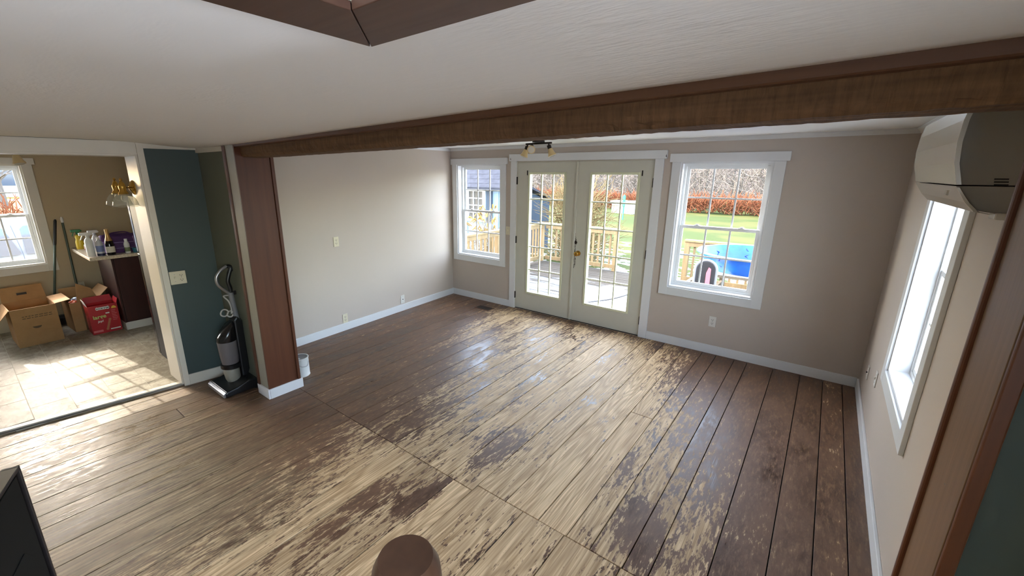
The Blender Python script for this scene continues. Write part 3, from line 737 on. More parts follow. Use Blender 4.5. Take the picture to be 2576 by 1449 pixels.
# ------------------------------------------------------------------ kitchen: refrigerator, counter
fr = thing('refrigerator', 'glossy black refrigerator just inside the kitchen opening', 'refrigerator', (-.42, -3.432, .02))
MB().box(-.22, .30, -.345, .345, .03, 1.66).build('cabinet', 'black_side', fr, bevel=0.004)
for z0, z1 in ((.035, 1.10), (1.11, 1.66)):
    dr = MB().box(-.30, -.232, -.345, .345, z0, z1).build('door', 'black_gloss', fr, bevel=0.008)
    MB().box(-.233, -.220, -.340, .340, z0 + .01, z1 - .01).build('gasket', 'plate_white', dr)
    MB().tube(smooth_path([(-.30, -.29, z0 + (.45 if z0 < .5 else .06)), (-.345, -.29, z0 + (.50 if z0 < .5 else .10)), (-.345, -.29, z1 - .14), (-.30, -.29, z1 - .06)]), .011, 8).build('handle', 'silver', dr, smooth=True)
for sx_ in (-.2, .26):
    for sy_ in (-.3, .3): MB().cyl((sx_, sy_, 0), (sx_, sy_, .035), .02, 10).build('foot', 'black_plastic', fr)

def counter_mat():
    t = NT('laminate'); x, y, z = t.pos(); n = t.noise(t.vec(x, y, z), 60, 5, .7); t.set(color=t.mix(t.ss(n, .35, .65), srgb(196, 176, 148), srgb(228, 214, 192)), rough=.3); M['laminate'] = t.m
counter_mat()
ct = struct(MB().box(-2.949, -1.90, -3.97, -2.2, .912, .95).build('worktop', 'laminate', bevel=0.006), 'beige laminate peninsula top holding bottles', 'countertop')
ct['kind'] = 'thing'
cb = thing('base_cabinet', 'dark cherry base cabinet under the beige countertop', 'cabinet', (-2.35, -3.0, .02))
cf = lambda x, y, z: (x + 2.35, y + 3.0, z - .02)
MB(cf).box(-2.70, -1.945, -3.768, -2.25, .115, .911).build('carcass', 'cabinet_wood', cb)
MB(cf).box(-2.70, -1.93, -3.785, -3.768, .11, .911).build('end_panel', 'cabinet_wood', cb, bevel=0.002)
for a, b in ((-3.765, -3.27), (-3.26, -2.76), (-2.75, -2.26)): MB(cf).box(-1.945, -1.926, a, b, .125, .905).build('door', 'cabinet_wood', cb, bevel=0.003)
MB(cf).box(-2.70, -1.928, -3.786, -2.25, .02, .114).build('base_board', 'trim_cream', cb, bevel=0.003)

# ------------------------------------------------------------------ things on the countertop
CZ = .95
plain('yellow_plastic', srgb(224, 190, 50), .35); plain('green_plastic', srgb(34, 110, 64), .35); plain('white_plastic', srgb(232, 230, 224), .35)
plain('label_blue', srgb(110, 124, 170), .5); plain('label_grey', srgb(196, 196, 200), .5); plain('navy', srgb(26, 30, 66), .4)
plain('bottle_black', srgb(22, 18, 20), .1); plain('gold_foil', srgb(206, 164, 104), .35, .6, bump=.4); plain('label_cream', srgb(224, 216, 200), .55)
plain('purple_cloth', srgb(74, 40, 92), .7, bump=.4); plain('lilac', srgb(168, 140, 196), .6); plain('teal_plastic', srgb(40, 110, 130), .4); plain('olive_label', srgb(120, 130, 90), .5)
plain('amber', srgb(120, 60, 24), .3)
def bottle(name, label, x, y, prof, mat, extra=(), cat='bottle', n=20, flat=1.0):
    o = thing(name, label, cat, (x, y, CZ)); m = MB(lambda a, b, c: (a * flat, b, c)).lathe(prof, (0, 0, 0), n).build('body', mat, o, smooth=True)
    for nm, p, mt in extra: MB(lambda a, b, c: (a * flat, b, c)).lathe(p, (0, 0, 0), n).build(nm, mt, o, smooth=True)
    return o
def trigger(o, z, mat, mat2, s=1.0):
    MB().box(-.018, .018, -.06 * s, .03 * s, z + .02, z + .05).add([(-.018, .03 * s, z + .02), (.018, .03 * s, z + .02), (.018, .045 * s, z + .03), (-.018, .045 * s, z + .03), (-.018, .03 * s, z + .05), (.018, .03 * s, z + .05)], [(0, 1, 2, 3), (3, 2, 5, 4), (0, 3, 4), (1, 5, 2)]).build('spray_head', mat, o, bevel=0.004)
    MB().bar((0, -.035 * s, z + .022), (0, -.055 * s, z - .03), .014, .008).build('trigger', mat2, o)
    MB().cyl((0, 0, z - .012), (0, 0, z + .022), .016, 12).build('collar', mat2, o, smooth=True)
yb = bottle('spray_bottle', 'yellow spray bottle with green trigger head on the counter', -2.78, -3.90, [(.038, 0), (.042, .02), (.042, .09), (.030, .125), (.034, .15), (.030, .175), (.016, .185)], 'yellow_plastic')
trigger(yb, .195, 'green_plastic', 'green_plastic')
wb = bottle('spray_bottle', 'tall white spray bottle nearest the counter corner', -2.02, -3.925, [(.036, 0), (.038, .015), (.038, .175), (.030, .20), (.016, .215)], 'white_plastic')
trigger(wb, .225, 'white_plastic', 'white_plastic', 1.15)
w2 = bottle('spray_bottle', 'white spray bottle half hidden behind the tall one', -2.42, -3.80, [(.034, 0), (.036, .015), (.036, .15), (.026, .18), (.016, .195)], 'white_plastic', [('label_band', [(.0365, .04), (.0365, .12)], 'label_grey')])
trigger(w2, .205, 'white_plastic', 'label_grey')
bottle('cleaner_bottle', 'clear pale cleaner bottle with blue print and navy base', -1.99, -3.845, [(.034, .0), (.036, .012), (.036, .13), (.028, .165), (.014, .185), (.014, .20)], 'label_grey', [('base_band', [(.0365, .004), (.0365, .03)], 'navy'), ('print_panel', [(.0366, .05), (.0366, .12)], 'label_blue'), ('cap', [(.016, .195), (.016, .215)], 'white_plastic')])
bottle('wine_bottle', 'dark sparkling wine bottle with gold foil neck on the counter', -1.99, -3.755, [(.040, 0), (.043, .01), (.043, .12), (.034, .165), (.018, .215), (.015, .27), (.017, .29)], 'bottle_black', [('foil', [(.036, .165), (.0195, .218), (.0165, .27), (.0185, .275), (.0185, .298), (.010, .302)], 'gold_foil'), ('paper_label', [(.0438, .03), (.0438, .10)], 'label_cream')])
bottle('small_bottle', 'small white-capped bottle in front of the purple bag', -1.99, -3.60, [(.026, 0), (.028, .01), (.028, .11), (.018, .135), (.012, .14)], 'white_plastic', [('cap', [(.016, .138), (.016, .17)], 'white_plastic'), ('paper_label', [(.0285, .02), (.0285, .07)], 'olive_label')])
bottle('amber_jar', 'short brown jar beside the yellow spray bottle', -2.62, -3.86, [(.032, 0), (.034, .01), (.034, .045), (.028, .055)], 'amber', [('lid', [(.030, .053), (.030, .068)], 'label_cream')], cat='jar')
bottle('teal_tub', 'small teal tub at the end of the counter row', -1.97, -3.525, [(.030, 0), (.034, .045), (.034, .05)], 'teal_plastic', [('lid', [(.036, .048), (.036, .058)], 'teal_plastic')], cat='tub')
bag = thing('tote_bag', 'dark purple soft bag with lilac piping behind the bottles', 'bag', (-2.16, -3.62, CZ))
rings = []
for z, wx, wy in ((0, .10, .185), (.04, .115, .20), (.12, .11, .205), (.18, .085, .20), (.21, .05, .19)):
    rings.append([((wx + .006 * math.sin(5 * a)) * math.copysign(abs(math.cos(a)) ** .6, math.cos(a)), wy * math.copysign(abs(math.sin(a)) ** .5, math.sin(a)), z + (.012 * math.sin(3 * a + z * 20) if z > .1 else 0)) for a in [2 * math.pi * k / 32 for k in range(32)]])
MB().loft(rings).build('body', 'purple_cloth', bag, smooth=True)
for z in (.055, .125): MB().tube([(.118, -.17, z), (.120, -.05, z + .004), (.121, .06, z), (.118, .17, z + .004)], .004, 6).build('piping', 'lilac', bag, smooth=True)
for y in (-.13, .11): MB().tube(smooth_path([(.118, y, .02), (.119, y, .12), (.09, y, .19)]), .004, 6).build('piping', 'lilac', bag, smooth=True)
MB().box(.117, .124, -.20, -.14, .02, .15).build('side_pocket', 'lilac', bag, bevel=0.004)
MB().tube(smooth_path([(.06, -.12, .20), (.05, -.08, .235), (.04, .05, .24), (.05, .12, .20)]), .008, 8).build('carry_handle', 'purple_cloth', bag, smooth=True)

# ------------------------------------------------------------------ brooms
def pole(name, label, base_, top, grip, mats):
    b = Vector(base_); o = thing(name, label, 'broom', b); t = Vector(top) - b; d = t.normalized(); L = t.length
    MB().cyl(d * .12, d * (L - grip), .012, 10).build('pole', mats[0], o, smooth=True)
    MB().lathe([(.0125, 0), (.015, .02), (.015, grip - .02), (.008, grip)], d * (L - grip), 10, d).build('grip', mats[1], o, smooth=True)
    MB().box(-.03, .03, -.13, .13, .085, .13).build('broom_head', 'black_plastic', o, bevel=0.008)
    m = MB()
    for i in range(26):
        for j in range(3): m.bar((-.02 + j * .02, -.125 + i * .01, .09), (-.024 + j * .024, -.135 + i * .0108, .002), .006)
    br = m.build('bristles', 'slot_dark', o); br['kind'] = 'stuff'
plain('pole_green', srgb(62, 76, 62), .45); plain('pole_brown', srgb(70, 40, 34), .45); plain('grip_black', srgb(20, 20, 20), .5)
pole('broom', 'green-poled broom with black grip leaning beside the kitchen window', (-2.80, -4.32, .022), (-2.915, -4.05, 1.325), .32, ('pole_green', 'grip_black'))
pole('broom', 'dark broom with white-tipped pole leaning by the counter', (-2.84, -4.03, .022), (-2.92, -3.99, 1.35), .07, ('pole_green', 'white_plastic'))

# ------------------------------------------------------------------ cardboard boxes
def cardboard():
    t = NT('cardboard'); x, y, z = t.obj(); n = t.noise(t.vec(x, y, z), 6, 5, .6); f = t.noise(t.vec(x * 3.0, y * 3.0, z * 60.0), 4, 3)
    t.set(color=t.mul(t.mix(n, srgb(150, 112, 72), srgb(186, 146, 100)), t.gray((f - .5) * .12 + 1.0)), rough=.8, spec=.2); M['cardboard'] = t.m
cardboard()
plain('print_ink', srgb(92, 74, 52), .8); plain('tape', srgb(110, 78, 50), .3); plain('box_red', srgb(176, 26, 30), .4, var=.1); plain('print_pink', srgb(214, 110, 110), .5); plain('box_white', srgb(228, 224, 216), .6)
plain('print_green', srgb(180, 200, 110), .5); plain('print_yellow', srgb(230, 180, 60), .5); plain('biscuit', srgb(176, 108, 70), .6); plain('paper', srgb(222, 222, 224), .7); plain('foil_bag', srgb(170, 178, 190), .3, .5, bump=.8); plain('orange_bag', srgb(206, 88, 40), .45)
def open_box(o, w, d, h, mat, flaps, t=.004):
    """w along local x, d along local y; open top; flaps: side -> (angle below horizontal outward, length)"""
    MB().box(-w / 2, w / 2, -d / 2, d / 2, 0, t).build('bottom', mat, o)
    for nm, a in (('x+', (w / 2 - t, w / 2, -d / 2, d / 2)), ('x-', (-w / 2, -w / 2 + t, -d / 2, d / 2)), ('y+', (-w / 2 + t, w / 2 - t, d / 2 - t, d / 2)), ('y-', (-w / 2 + t, w / 2 - t, -d / 2, -d / 2 + t))):
        MB().box(*a, t, h).build('side_panel', mat, o)
    for nm, (ang, L) in flaps.items():
        c, s = math.cos(ang), math.sin(ang)
        if nm[0] == 'x':
            k = 1 if nm[1] == '+' else -1; e = w / 2 * k
            P = [(e, -d / 2, h), (e, d / 2, h), (e + k * c * L, d / 2 - .012, h + s * L), (e + k * c * L, -d / 2 + .012, h + s * L)]; N = Vector((-k * s, 0, c)) * t
        else:
            k = 1 if nm[1] == '+' else -1; e = d / 2 * k
            P = [(-w / 2, e, h), (w / 2, e, h), (w / 2 - .012, e + k * c * L, h + s * L), (-w / 2 + .012, e + k * c * L, h + s * L)]; N = Vector((0, -k * s, c)) * t
        P2 = [Vector(p) + N for p in P]
        MB().add([*P, *P2], [(0, 1, 2, 3), (4, 5, 6, 7), (0, 1, 5, 4), (1, 2, 6, 5), (2, 3, 7, 6), (3, 0, 4, 7)]).build('flap', mat, o)
bx = thing('cardboard_box', 'large open cardboard box with raised flaps in the kitchen', 'box', (-2.36, -4.50, .02), .04)
open_box(bx, .46, .36, .43, 'cardboard', {'x-': (1.25, .17), 'y+': (.12, .13), 'y-': (-.9, .15)})
pr = sub('print', bx)
m = MB()
for r in range(2):
    yy = -.10
    while yy < .13:
        l = random.uniform(.012, .034); m.box(.2302, .2306, yy, yy + l, .335 - r * .022, .343 - r * .022); yy += l + .008
m.build('faded_lettering', 'print_ink', bx)
bpy.data.objects.remove(pr)
MB().prism([(-.005 + .036 * math.cos(math.pi + i * math.pi / 10), .215 + .026 * math.sin(math.pi + i * math.pi / 10)) for i in range(11)], .2302, .2307, 'x').build('bowl_symbol', 'print_ink', bx)
MB().box(-.225, -.221, -.05, .03, .50, .525).build('hand_hole', 'slot_dark', bx)
bx2 = thing('cardboard_box', 'half-crushed cardboard box with a torn flap behind the red box', 'box', (-2.52, -4.07, .02), .06)
open_box(bx2, .40, .26, .36, 'cardboard', {'y+': (.75, .17), 'x-': (1.1, .12)})
MB().box(.2005, .2012, -.03, .03, .0, .36).build('tape_strip', 'tape', bx2)
MB().add([(.19, -.06, .33), (.20, .14, .36), (.17, .10, .50), (.15, -.02, .58), (.186, -.06, .33), (.196, .14, .36), (.166, .10, .50), (.146, -.02, .58)], [(0, 1, 2, 3), (4, 5, 6, 7), (0, 1, 5, 4), (1, 2, 6, 5), (2, 3, 7, 6), (3, 0, 4, 7)]).build('torn_flap', 'cardboard', bx2)
def crumple(name, label, cat, loc, r, mat, seed, sq=(1, 1, 1)):
    rng = random.Random(seed); bm = bmesh.new(); bmesh.ops.create_icosphere(bm, subdivisions=3, radius=r)
    for v in bm.verts: v.co = Vector((v.co.x * sq[0], v.co.y * sq[1], v.co.z * sq[2])) * rng.uniform(.78, 1.12)
    me = bpy.data.meshes.new(name); bm.to_mesh(me); bm.free(); me.materials.append(M[mat]); o = bpy.data.objects.new(name, me); COL.objects.link(o); o.location = loc
    return tag(o, label, cat)
crumple('crumpled_paper', 'crumpled white and foil wrapping on top of the torn box', 'wrapping', (-2.53, -4.05, .36), .075, 'foil_bag', 5, (1.4, 1.25, .6))
crumple('snack_bag', 'crumpled orange snack bag stuffed in the torn box', 'bag', (-2.40, -4.14, .36), .05, 'orange_bag', 8, (1.3, .9, .7))
crumple('waste_bag', 'black waste bag slumped beside the dark cabinet', 'bag', (-2.38, -3.865, .17), .12, 'black_plastic', 11, (.9, .5, 1.25))
rb = thing('biscuit_carton', 'red dog-biscuit carton with open white top flaps', 'carton', (-2.13, -3.945, .02), -.0)
open_box(rb, .22, .27, .345, 'box_red', {'x-': (1.3, .07), 'y+': (1.2, .05)})
MB().add([(-.10, -.135, .345), (.10, -.135, .345), (.09, -.150, .41), (-.09, -.150, .41), (-.10, -.131, .345), (.10, -.131, .345), (.09, -.146, .41), (-.09, -.146, .41)], [(0, 1, 2, 3), (4, 5, 6, 7), (0, 1, 5, 4), (1, 2, 6, 5), (2, 3, 7, 6), (3, 0, 4, 7)]).build('inner_flap', 'box_white', rb)
fx = .1102
def bone(cy, cz, L, H, x, parent, name, mat, rot=0.0):
    P = []
    for k in range(40):
        a = 2 * math.pi * k / 40; px = math.cos(a); py = math.sin(a)
        ex = L / 2 * math.copysign(abs(px) ** .5, px); hh = H / 2 * (1.0 if abs(ex) < L * .36 else 1.45) * math.copysign(abs(py) ** .7, py)
        P.append((cy + ex * math.cos(rot) - hh * math.sin(rot), cz + ex * math.sin(rot) + hh * math.cos(rot)))
    return MB().prism(P, x, x + .0008, 'x').build(name, mat, parent)
lg = bone(-.003, .305, .125, .032, fx, rb, 'bone_logo', 'box_white')
def text(body, y, z, size, x, mat, parent, name, rot=0.0, bold=0.0, italic=0.0):
    c = bpy.data.curves.new(name, 'FONT'); c.body = body; c.size = size; c.align_x = 'CENTER'; c.align_y = 'CENTER'; c.extrude = .0003; c.offset = bold; c.shear = italic
    c.materials.append(M[mat]); o = bpy.data.objects.new(name, c); COL.objects.link(o); o.parent = parent; o.location = (x, y, z)
    # facing +x: text x -> +y, text y -> +z, spun by rot in its plane
    o.rotation_euler = (Matrix(((0, 0, 1), (1, 0, 0), (0, 1, 0))) @ Matrix.Rotation(rot, 3, 'Z')).to_euler()
    me = bpy.data.meshes.new_from_object(o); q = bpy.data.objects.new(name, me); COL.objects.link(q); q.parent = parent
    q.location = o.location; q.rotation_euler = o.rotation_euler; bpy.data.objects.remove(o)
    return q
text('MILK-BONE', -.003, .305, .023, fx + .0012, 'slot_dark', rb, 'lettering', math.pi, .0006)
text('large', -.045, .205, .062, fx + .0008, 'print_green', rb, 'lettering', .05, .0012)
text('joy!', -.045, .150, .034, fx + .0008, 'box_white', rb, 'lettering', .03, .0008, .2)
bone(.022, .10, .15, .022, fx, rb, 'biscuit_picture', 'biscuit', 1.25)
MB().prism([(.075, .285), (.125, .285), (.118, .305), (.10, .318), (.082, .308)], fx, fx + .0006, 'x').build('yellow_seal', 'print_yellow', rb)
MB().box(fx, fx + .0006, .015, .05, .232, .246).build('white_panel', 'box_white', rb)
MB().box(fx, fx + .0006, -.127, -.04, .020, .045).build('pink_band', 'print_pink', rb)
MB().box(fx, fx + .0006, .03, .122, .028, .042).build('white_panel', 'box_white', rb)
for k in range(7): MB().box(fx, fx + .0005, .07, .07 + random.uniform(.03, .05), .26 - k * .02, .266 - k * .02).build('fine_print', 'print_pink', rb)
MB().box(-.10, -.02, -.1358, -.1352, .05, .21).build('pale_side_print', 'print_pink', rb)

# ------------------------------------------------------------------ vacuum cleaner
vc = thing('vacuum_cleaner', 'black upright vacuum cleaner standing against the teal wall', 'vacuum cleaner', (.60, -3.52, 0))
vf = lambda x, y, z: (x - .60, y + 3.52, z)
def vb(): return MB(vf)
head = vb().prism([(-3.70, .012), (-3.70, .045), (-3.685, .062), (-3.60, .075), (-3.50, .11), (-3.42, .10), (-3.40, .04), (-3.40, .012)], .42, .78, 'x').build('floor_head', 'black_plastic', vc, bevel=0.012)
vb().prism([(-3.714, .014), (-3.714, .046), (-3.694, .062), (-3.688, .056), (-3.698, .043), (-3.698, .014)], .425, .775, 'x').build('front_bumper', 'silver', head, bevel=0.003)
for x in (.45, .75): vb().cyl((x - .02, -3.43, .05), (x + .02, -3.43, .05), .05, 18).build('wheel', 'black_plastic', vc, smooth=True)
vb().loft([[(.60 + r * math.cos(a), cy + r * .9 * math.sin(a), z) for a in [2 * math.pi * k / 20 for k in range(20)]] for r, cy, z in ((.06, -3.555, .075), (.066, -3.56, .10), (.072, -3.565, .17), (.06, -3.56, .20))]).build('motor_cover', 'plate_grey', vc, smooth=True)
vb().loft([[(.60 + r * math.cos(a), cy + r * math.sin(a), z) for a in [2 * math.pi * k / 24 for k in range(24)]] for r, cy, z in ((.070, -3.555, .20), (.082, -3.56, .21), (.082, -3.562, .245), (.070, -3.562, .25))]).build('cup_base', 'black_plastic', vc, smooth=True)
vb().loft([[(.60 + r * math.cos(a), cy + r * math.sin(a), z) for a in [2 * math.pi * k / 28 for k in range(28)]] for r, cy, z in ((.068, -3.562, .25), (.074, -3.563, .32), (.078, -3.566, .46))]).build('dust_cup', 'bin_plastic', vc, smooth=True)
vb().loft([[(.60 + r * math.cos(a), cy + r * math.sin(a), z + sl * math.sin(a)) for a in [2 * math.pi * k / 28 for k in range(28)]] for r, cy, z, sl in ((.079, -3.566, .46, 0), (.080, -3.562, .52, .03), (.070, -3.55, .575, .05), (.045, -3.53, .61, .03))]).build('cup_lid', 'black_gloss', vc, smooth=True)
vb().cyl((.60, -3.562, .26), (.60, -3.562, .44), .035, 16).build('cyclone', 'stem_grey', vc, smooth=True)
vb().prism([(-3.50, .08), (-3.50, .64), (-3.47, .67), (-3.43, .62), (-3.43, .50), (-3.43, .16), (-3.46, .08)], .545, .655, 'x').build('spine', 'black_plastic', vc, bevel=0.012)
vb().tube(smooth_path([(.60, -3.44, .49), (.60, -3.385, .475), (.60, -3.352, .42), (.60, -3.350, .32), (.60, -3.375, .22), (.60, -3.44, .17)]), .022, 10).build('carry_handle', 'black_plastic', vc, smooth=True)
vb().box(.585, .615, -3.418, -3.396, .24, .40).build('filter_cover', 'grey_plastic', vc, bevel=0.006)
vb().cyl((.60, -3.455, .63), (.60, -3.472, .88), .022, 14).build('wand', 'grey_plastic', vc, smooth=True)
vb().tube(smooth_path([(.60, -3.475, .87), (.60, -3.505, .90), (.60, -3.555, .965), (.60, -3.56, 1.03), (.60, -3.52, 1.085), (.60, -3.47, 1.115)]), [.014] * 31, 10).build('handle_loop', 'silver', vc, smooth=True)
vb().tube(smooth_path([(.60, -3.47, 1.115), (.60, -3.44, 1.10), (.60, -3.462, 1.04), (.60, -3.478, .98), (.60, -3.468, .92), (.60, -3.47, .87)]), .017, 10).build('grip', 'black_plastic', vc, smooth=True)
vb().box(.59, .61, -3.47, -3.41, .855, .89).build('trigger', 'black_plastic', vc, bevel=0.006)
vb().tube(smooth_path([(.60, -3.44, 1.08), (.605, -3.40, 1.09), (.61, -3.362, 1.065), (.61, -3.355, 1.0), (.61, -3.368, .85), (.605, -3.39, .72), (.60, -3.425, .58), (.60, -3.44, .50)], 10), .019, 10).build('hose', 'black_plastic', vc, smooth=True)
vb().tube(smooth_path([(.60, -3.47, .855), (.60, -3.53, .86), (.60, -3.50, .81), (.60, -3.485, .75), (.60, -3.49, .69)]), .006, 8).build('cord_hook', 'cable_grey', vc, smooth=True)
for c_, q in (((.60, -3.545, .71), .03), ((.60, -3.50, .69), .026)):
    vb().tube([(c_[0] + .004 * math.sin(3 * a), c_[1] + q * math.cos(a), c_[2] + q * math.sin(a)) for a in [2 * math.pi * k / 20 for k in range(21)]], .006, 8, False).build('cord_loop', 'cable_grey', vc, smooth=True)

# ------------------------------------------------------------------ paint can and jar behind the post
pc = thing('paint_can', 'white paint can with grey lid half hidden behind the post', 'paint can', (.835, -3.055, 0))
MB().lathe([(.078, 0), (.082, .004), (.080, .010), (.080, .175), (.084, .18), (.084, .186), (.076, .188), (.072, .180)], (0, 0, 0), 32).build('body', 'can_white', pc, smooth=True)
MB().lathe([(.072, .178), (.070, .184), (.060, .180), (.0, .181)], (0, 0, 0), 32, cap=False).build('lid', 'grey_plastic', pc, smooth=True)
MB().box(-.01, .04, -.05, -.01, .1815, .1825).build('paper_scrap', 'paper', pc)
MB().tube(smooth_path([(.06, -.056, .15), (.09, -.03, .12), (.095, .02, .115), (.07, .05, .15)]), .0022, 6).build('wire_handle', 'silver', pc, smooth=True)
jr = thing('glass_jar', 'small glass jar standing behind the paint can', 'jar', (.64, -3.03, 0))
MB().lathe([(.05, 0), (.055, .01), (.055, .15), (.040, .18), (.032, .19), (.032, .215), (.036, .218), (.036, .226), (.030, .226)], (0, 0, 0), 24, cap=False).build('body', 'jar_glass', jr, smooth=True)
MB().lathe([(.05, .004), (.052, .01), (.052, .08), (.0, .081)], (0, 0, 0), 24, cap=False).build('contents', 'can_white', jr, smooth=True)

# ------------------------------------------------------------------ newel post at the foot of the stairs
nw = thing('newel_post', 'round flat-topped dark wooden newel cap at the bottom of the picture', 'newel post', (4.135, -4.515, 0))
MB().box(-.042, .042, -.042, .042, 0, 1.16).build('shaft', 'newel_wood', nw, bevel=0.006)
MB().lathe([(.030, 1.155), (.040, 1.165), (.036, 1.175), (.050, 1.19), (.0575, 1.215), (.0590, 1.235), (.0565, 1.258), (.050, 1.272), (.0465, 1.279), (.0455, 1.281), (.0, 1.2815)], (0, 0, 0), 40, cap=False).build('cap', 'newel_wood', nw, smooth=True)

# ------------------------------------------------------------------ television seen from behind, lower left
plain('tv_back', srgb(17, 16, 15), .75, spec=.2, var=.15); plain('tv_edge', srgb(30, 23, 23), .45, var=.4, scale=60)
tv = thing('television', 'black flat television turned away at the lower left corner', 'television', (2.622, -4.897, .30), math.atan2(-.33, .945))
MB().box(0, 1.10, -.034, -.006, .03, .656).build('screen', 'black_gloss', tv, bevel=0.004)
MB().box(.0, .012, -.036, .008, .028, .658).box(1.088, 1.10, -.036, .008, .028, .658).box(.012, 1.088, -.036, .008, .646, .658).box(.012, 1.088, -.036, .008, .028, .04).build('bezel', 'tv_edge', tv, bevel=0.002)
MB().box(.03, 1.07, -.006, .004, .05, .636).build('back_panel', 'tv_back', tv, bevel=0.002)
MB().prism([(.09, .05), (.09, .36), (.14, .42), (.96, .42), (1.01, .36), (1.01, .05)], .004, .008, 'y').build('rear_housing', 'tv_back', tv, bevel=0.002)
MB().box(.45, .65, -.11, .07, 0, .012).build('stand_foot', 'black_plastic', tv, bevel=0.003)
MB().box(.52, .58, -.01, .02, .012, .06).build('stand_neck', 'black_plastic', tv)
cs = thing('television_bench', 'low dark wooden bench carrying the television', 'bench', (2.622, -4.897, 0), math.atan2(-.33, .945))
MB().box(.25, 1.05, -.22, .18, .265, .299).build('top', 'cabinet_wood', cs, bevel=0.003)
for x in (.29, 1.01):
    for y in (-.18, .14): MB().box(x - .02, x + .02, y - .02, y + .02, 0, .265).build('leg', 'cabinet_wood', cs)

# ------------------------------------------------------------------ outdoors: ground
def ground_mat():
    t = NT('lawn'); x, y, z = t.pos(); n = t.noise(t.vec(x, y, 0.0), .35, 2, .6); f = t.noise(t.vec(x * 3.0, y * 9.0, 0.0), 2.0, 3, .7); s = t.noise(t.vec(x, y * 1.6, 4.0), 1.7, 3, .65)
    g = t.mix(f, srgb(34, 43, 17), srgb(62, 73, 33)); g = t.mix(t.ss(n, .42, .62) * .5, g, srgb(78, 72, 38))
    straw = t.mix(f, srgb(90, 76, 36), srgb(132, 116, 60)); g = t.mix(t.ss(x, -12.0, -20.0) * .8, g, straw)
    near = t.ss(y, 13.0, 6.0) * t.ss(x, -9.0, -3.0)
    g = t.mix(near * t.ss(s, .52, .57) * .9, g, (.72, .76, .80))
    g = t.mix(t.ss(y, -7.0, -9.0) * t.ss(y, -40.0, -30.0), g, (.74, .76, .80))  # snow-pale ground out of view in front, added to bounce light upward
    g = t.mix(t.ss(x, 5.4, 6.4) * t.ss(y, 6.0, 2.0), g, (.50, .51, .53))  # snow-pale ground beside the right wall, added to bounce light onto the ceilings
    t.set(color=g, rough=.95, spec=.1); M['lawn'] = t.m
ground_mat()
def ground():
    m = MB(); xs = [-90, -60, -40, -28, -18, -10, -4, 0, 4, 8, 14, 24, 50]; ys = [-60, -30, -12, -6, 0, 4, 8, 14, 20, 27, 34, 45, 90]; V = []
    for y in ys:
        for x in xs: V.append((x, y, -.8 + (0.35 * math.sin(x * .13) * math.cos(y * .17) * min(1, max(0, (abs(y - 2) - 8) / 10)) if y > 8 else 0) + max(0, (y - 40) * .10)))
    nx = len(xs); m.add(V, [(j * nx + i, j * nx + i + 1, (j + 1) * nx + i + 1, (j + 1) * nx + i) for j in range(len(ys) - 1) for i in range(nx - 1)])
    struct(m.build('ground', 'lawn', recalc=False, smooth=True), 'green lawn behind the house with patches of thin snow', 'lawn')
ground()

# ------------------------------------------------------------------ deck
def frost():
    t = NT('frosted_board'); x, y, z = t.pos(); r = t.rnd(); n = t.noise(t.vec(x * .8, y * 3.0, r * 5.0), 2.0, 6, .6); g = t.noise(t.vec(x * 2.0, y * 50.0, r), 1.0, 3)
    edge = t.ss(y, 2.0, 3.4)
    c = t.mix(g, srgb(46, 43, 39), srgb(68, 64, 58)); c = t.mix(t.ss(n + (r - .5) * .1 - edge * .35, .36, .50), c, (.135, .15, .17)); t.set(color=c, rough=.8, spec=.1); M['frosted_board'] = t.m
    t = NT('snow'); x, y, z = t.pos(); n = t.noise(t.vec(x, y, z), 5, 5); t.set(color=t.mix(n, (.78, .81, .86), (.88, .89, .91)), rough=.6); t.bump(n, .3, .02); M['snow'] = t.m
frost()
dk = struct(MB().box(-.74, 5.7, .17, 3.90, -.34, -.178).build('deck', 'grey_wood'), 'frosted wooden deck outside the glazed doors', 'deck')
for i in range(26):
    y = .18 + i * .1433
    MB().box(-.76, 5.72, y + .008, y + .135, -.178, -.15 + random.uniform(-.002, .002)).build('deck_board', 'frosted_board', dk, bevel=0.004)
def snow_sheet():
    rng = random.Random(2); P = []
    for k in range(36):
        a = 2 * math.pi * k / 36; r = 1 + .12 * math.sin(3 * a + 1) + .06 * math.sin(7 * a) + rng.uniform(-.03, .03)
        P.append((1.95 + 0.52 * r * math.copysign(abs(math.cos(a)) ** .7, math.cos(a)), 1.45 + 1.15 * r * math.copysign(abs(math.sin(a)) ** .7, math.sin(a))))
    m = MB().loft([[(x, y, -.152) for x, y in P], [(1.95 + (x - 1.95) * .97, 1.45 + (y - 1.45) * .97, -.135) for x, y in P]])
    o = m.build('snow_patch', 'snow', smooth=True); tag(o, 'smooth sheet of bright snow on the deck by the right door', 'snow', kind='stuff')
snow_sheet()
hz = thing('garden_hose', 'dark hose lying curved across the snow on the deck', 'hose', (2.1, 1.4, -.13))
MB().tube(smooth_path([(-.55, -.75, .012), (-.35, -.2, .012), (-.1, .25, .012), (.02, .7, .012), (.05, 1.0, .012)]), .012, 8).build('hose_line', 'black_plastic', hz, smooth=True)

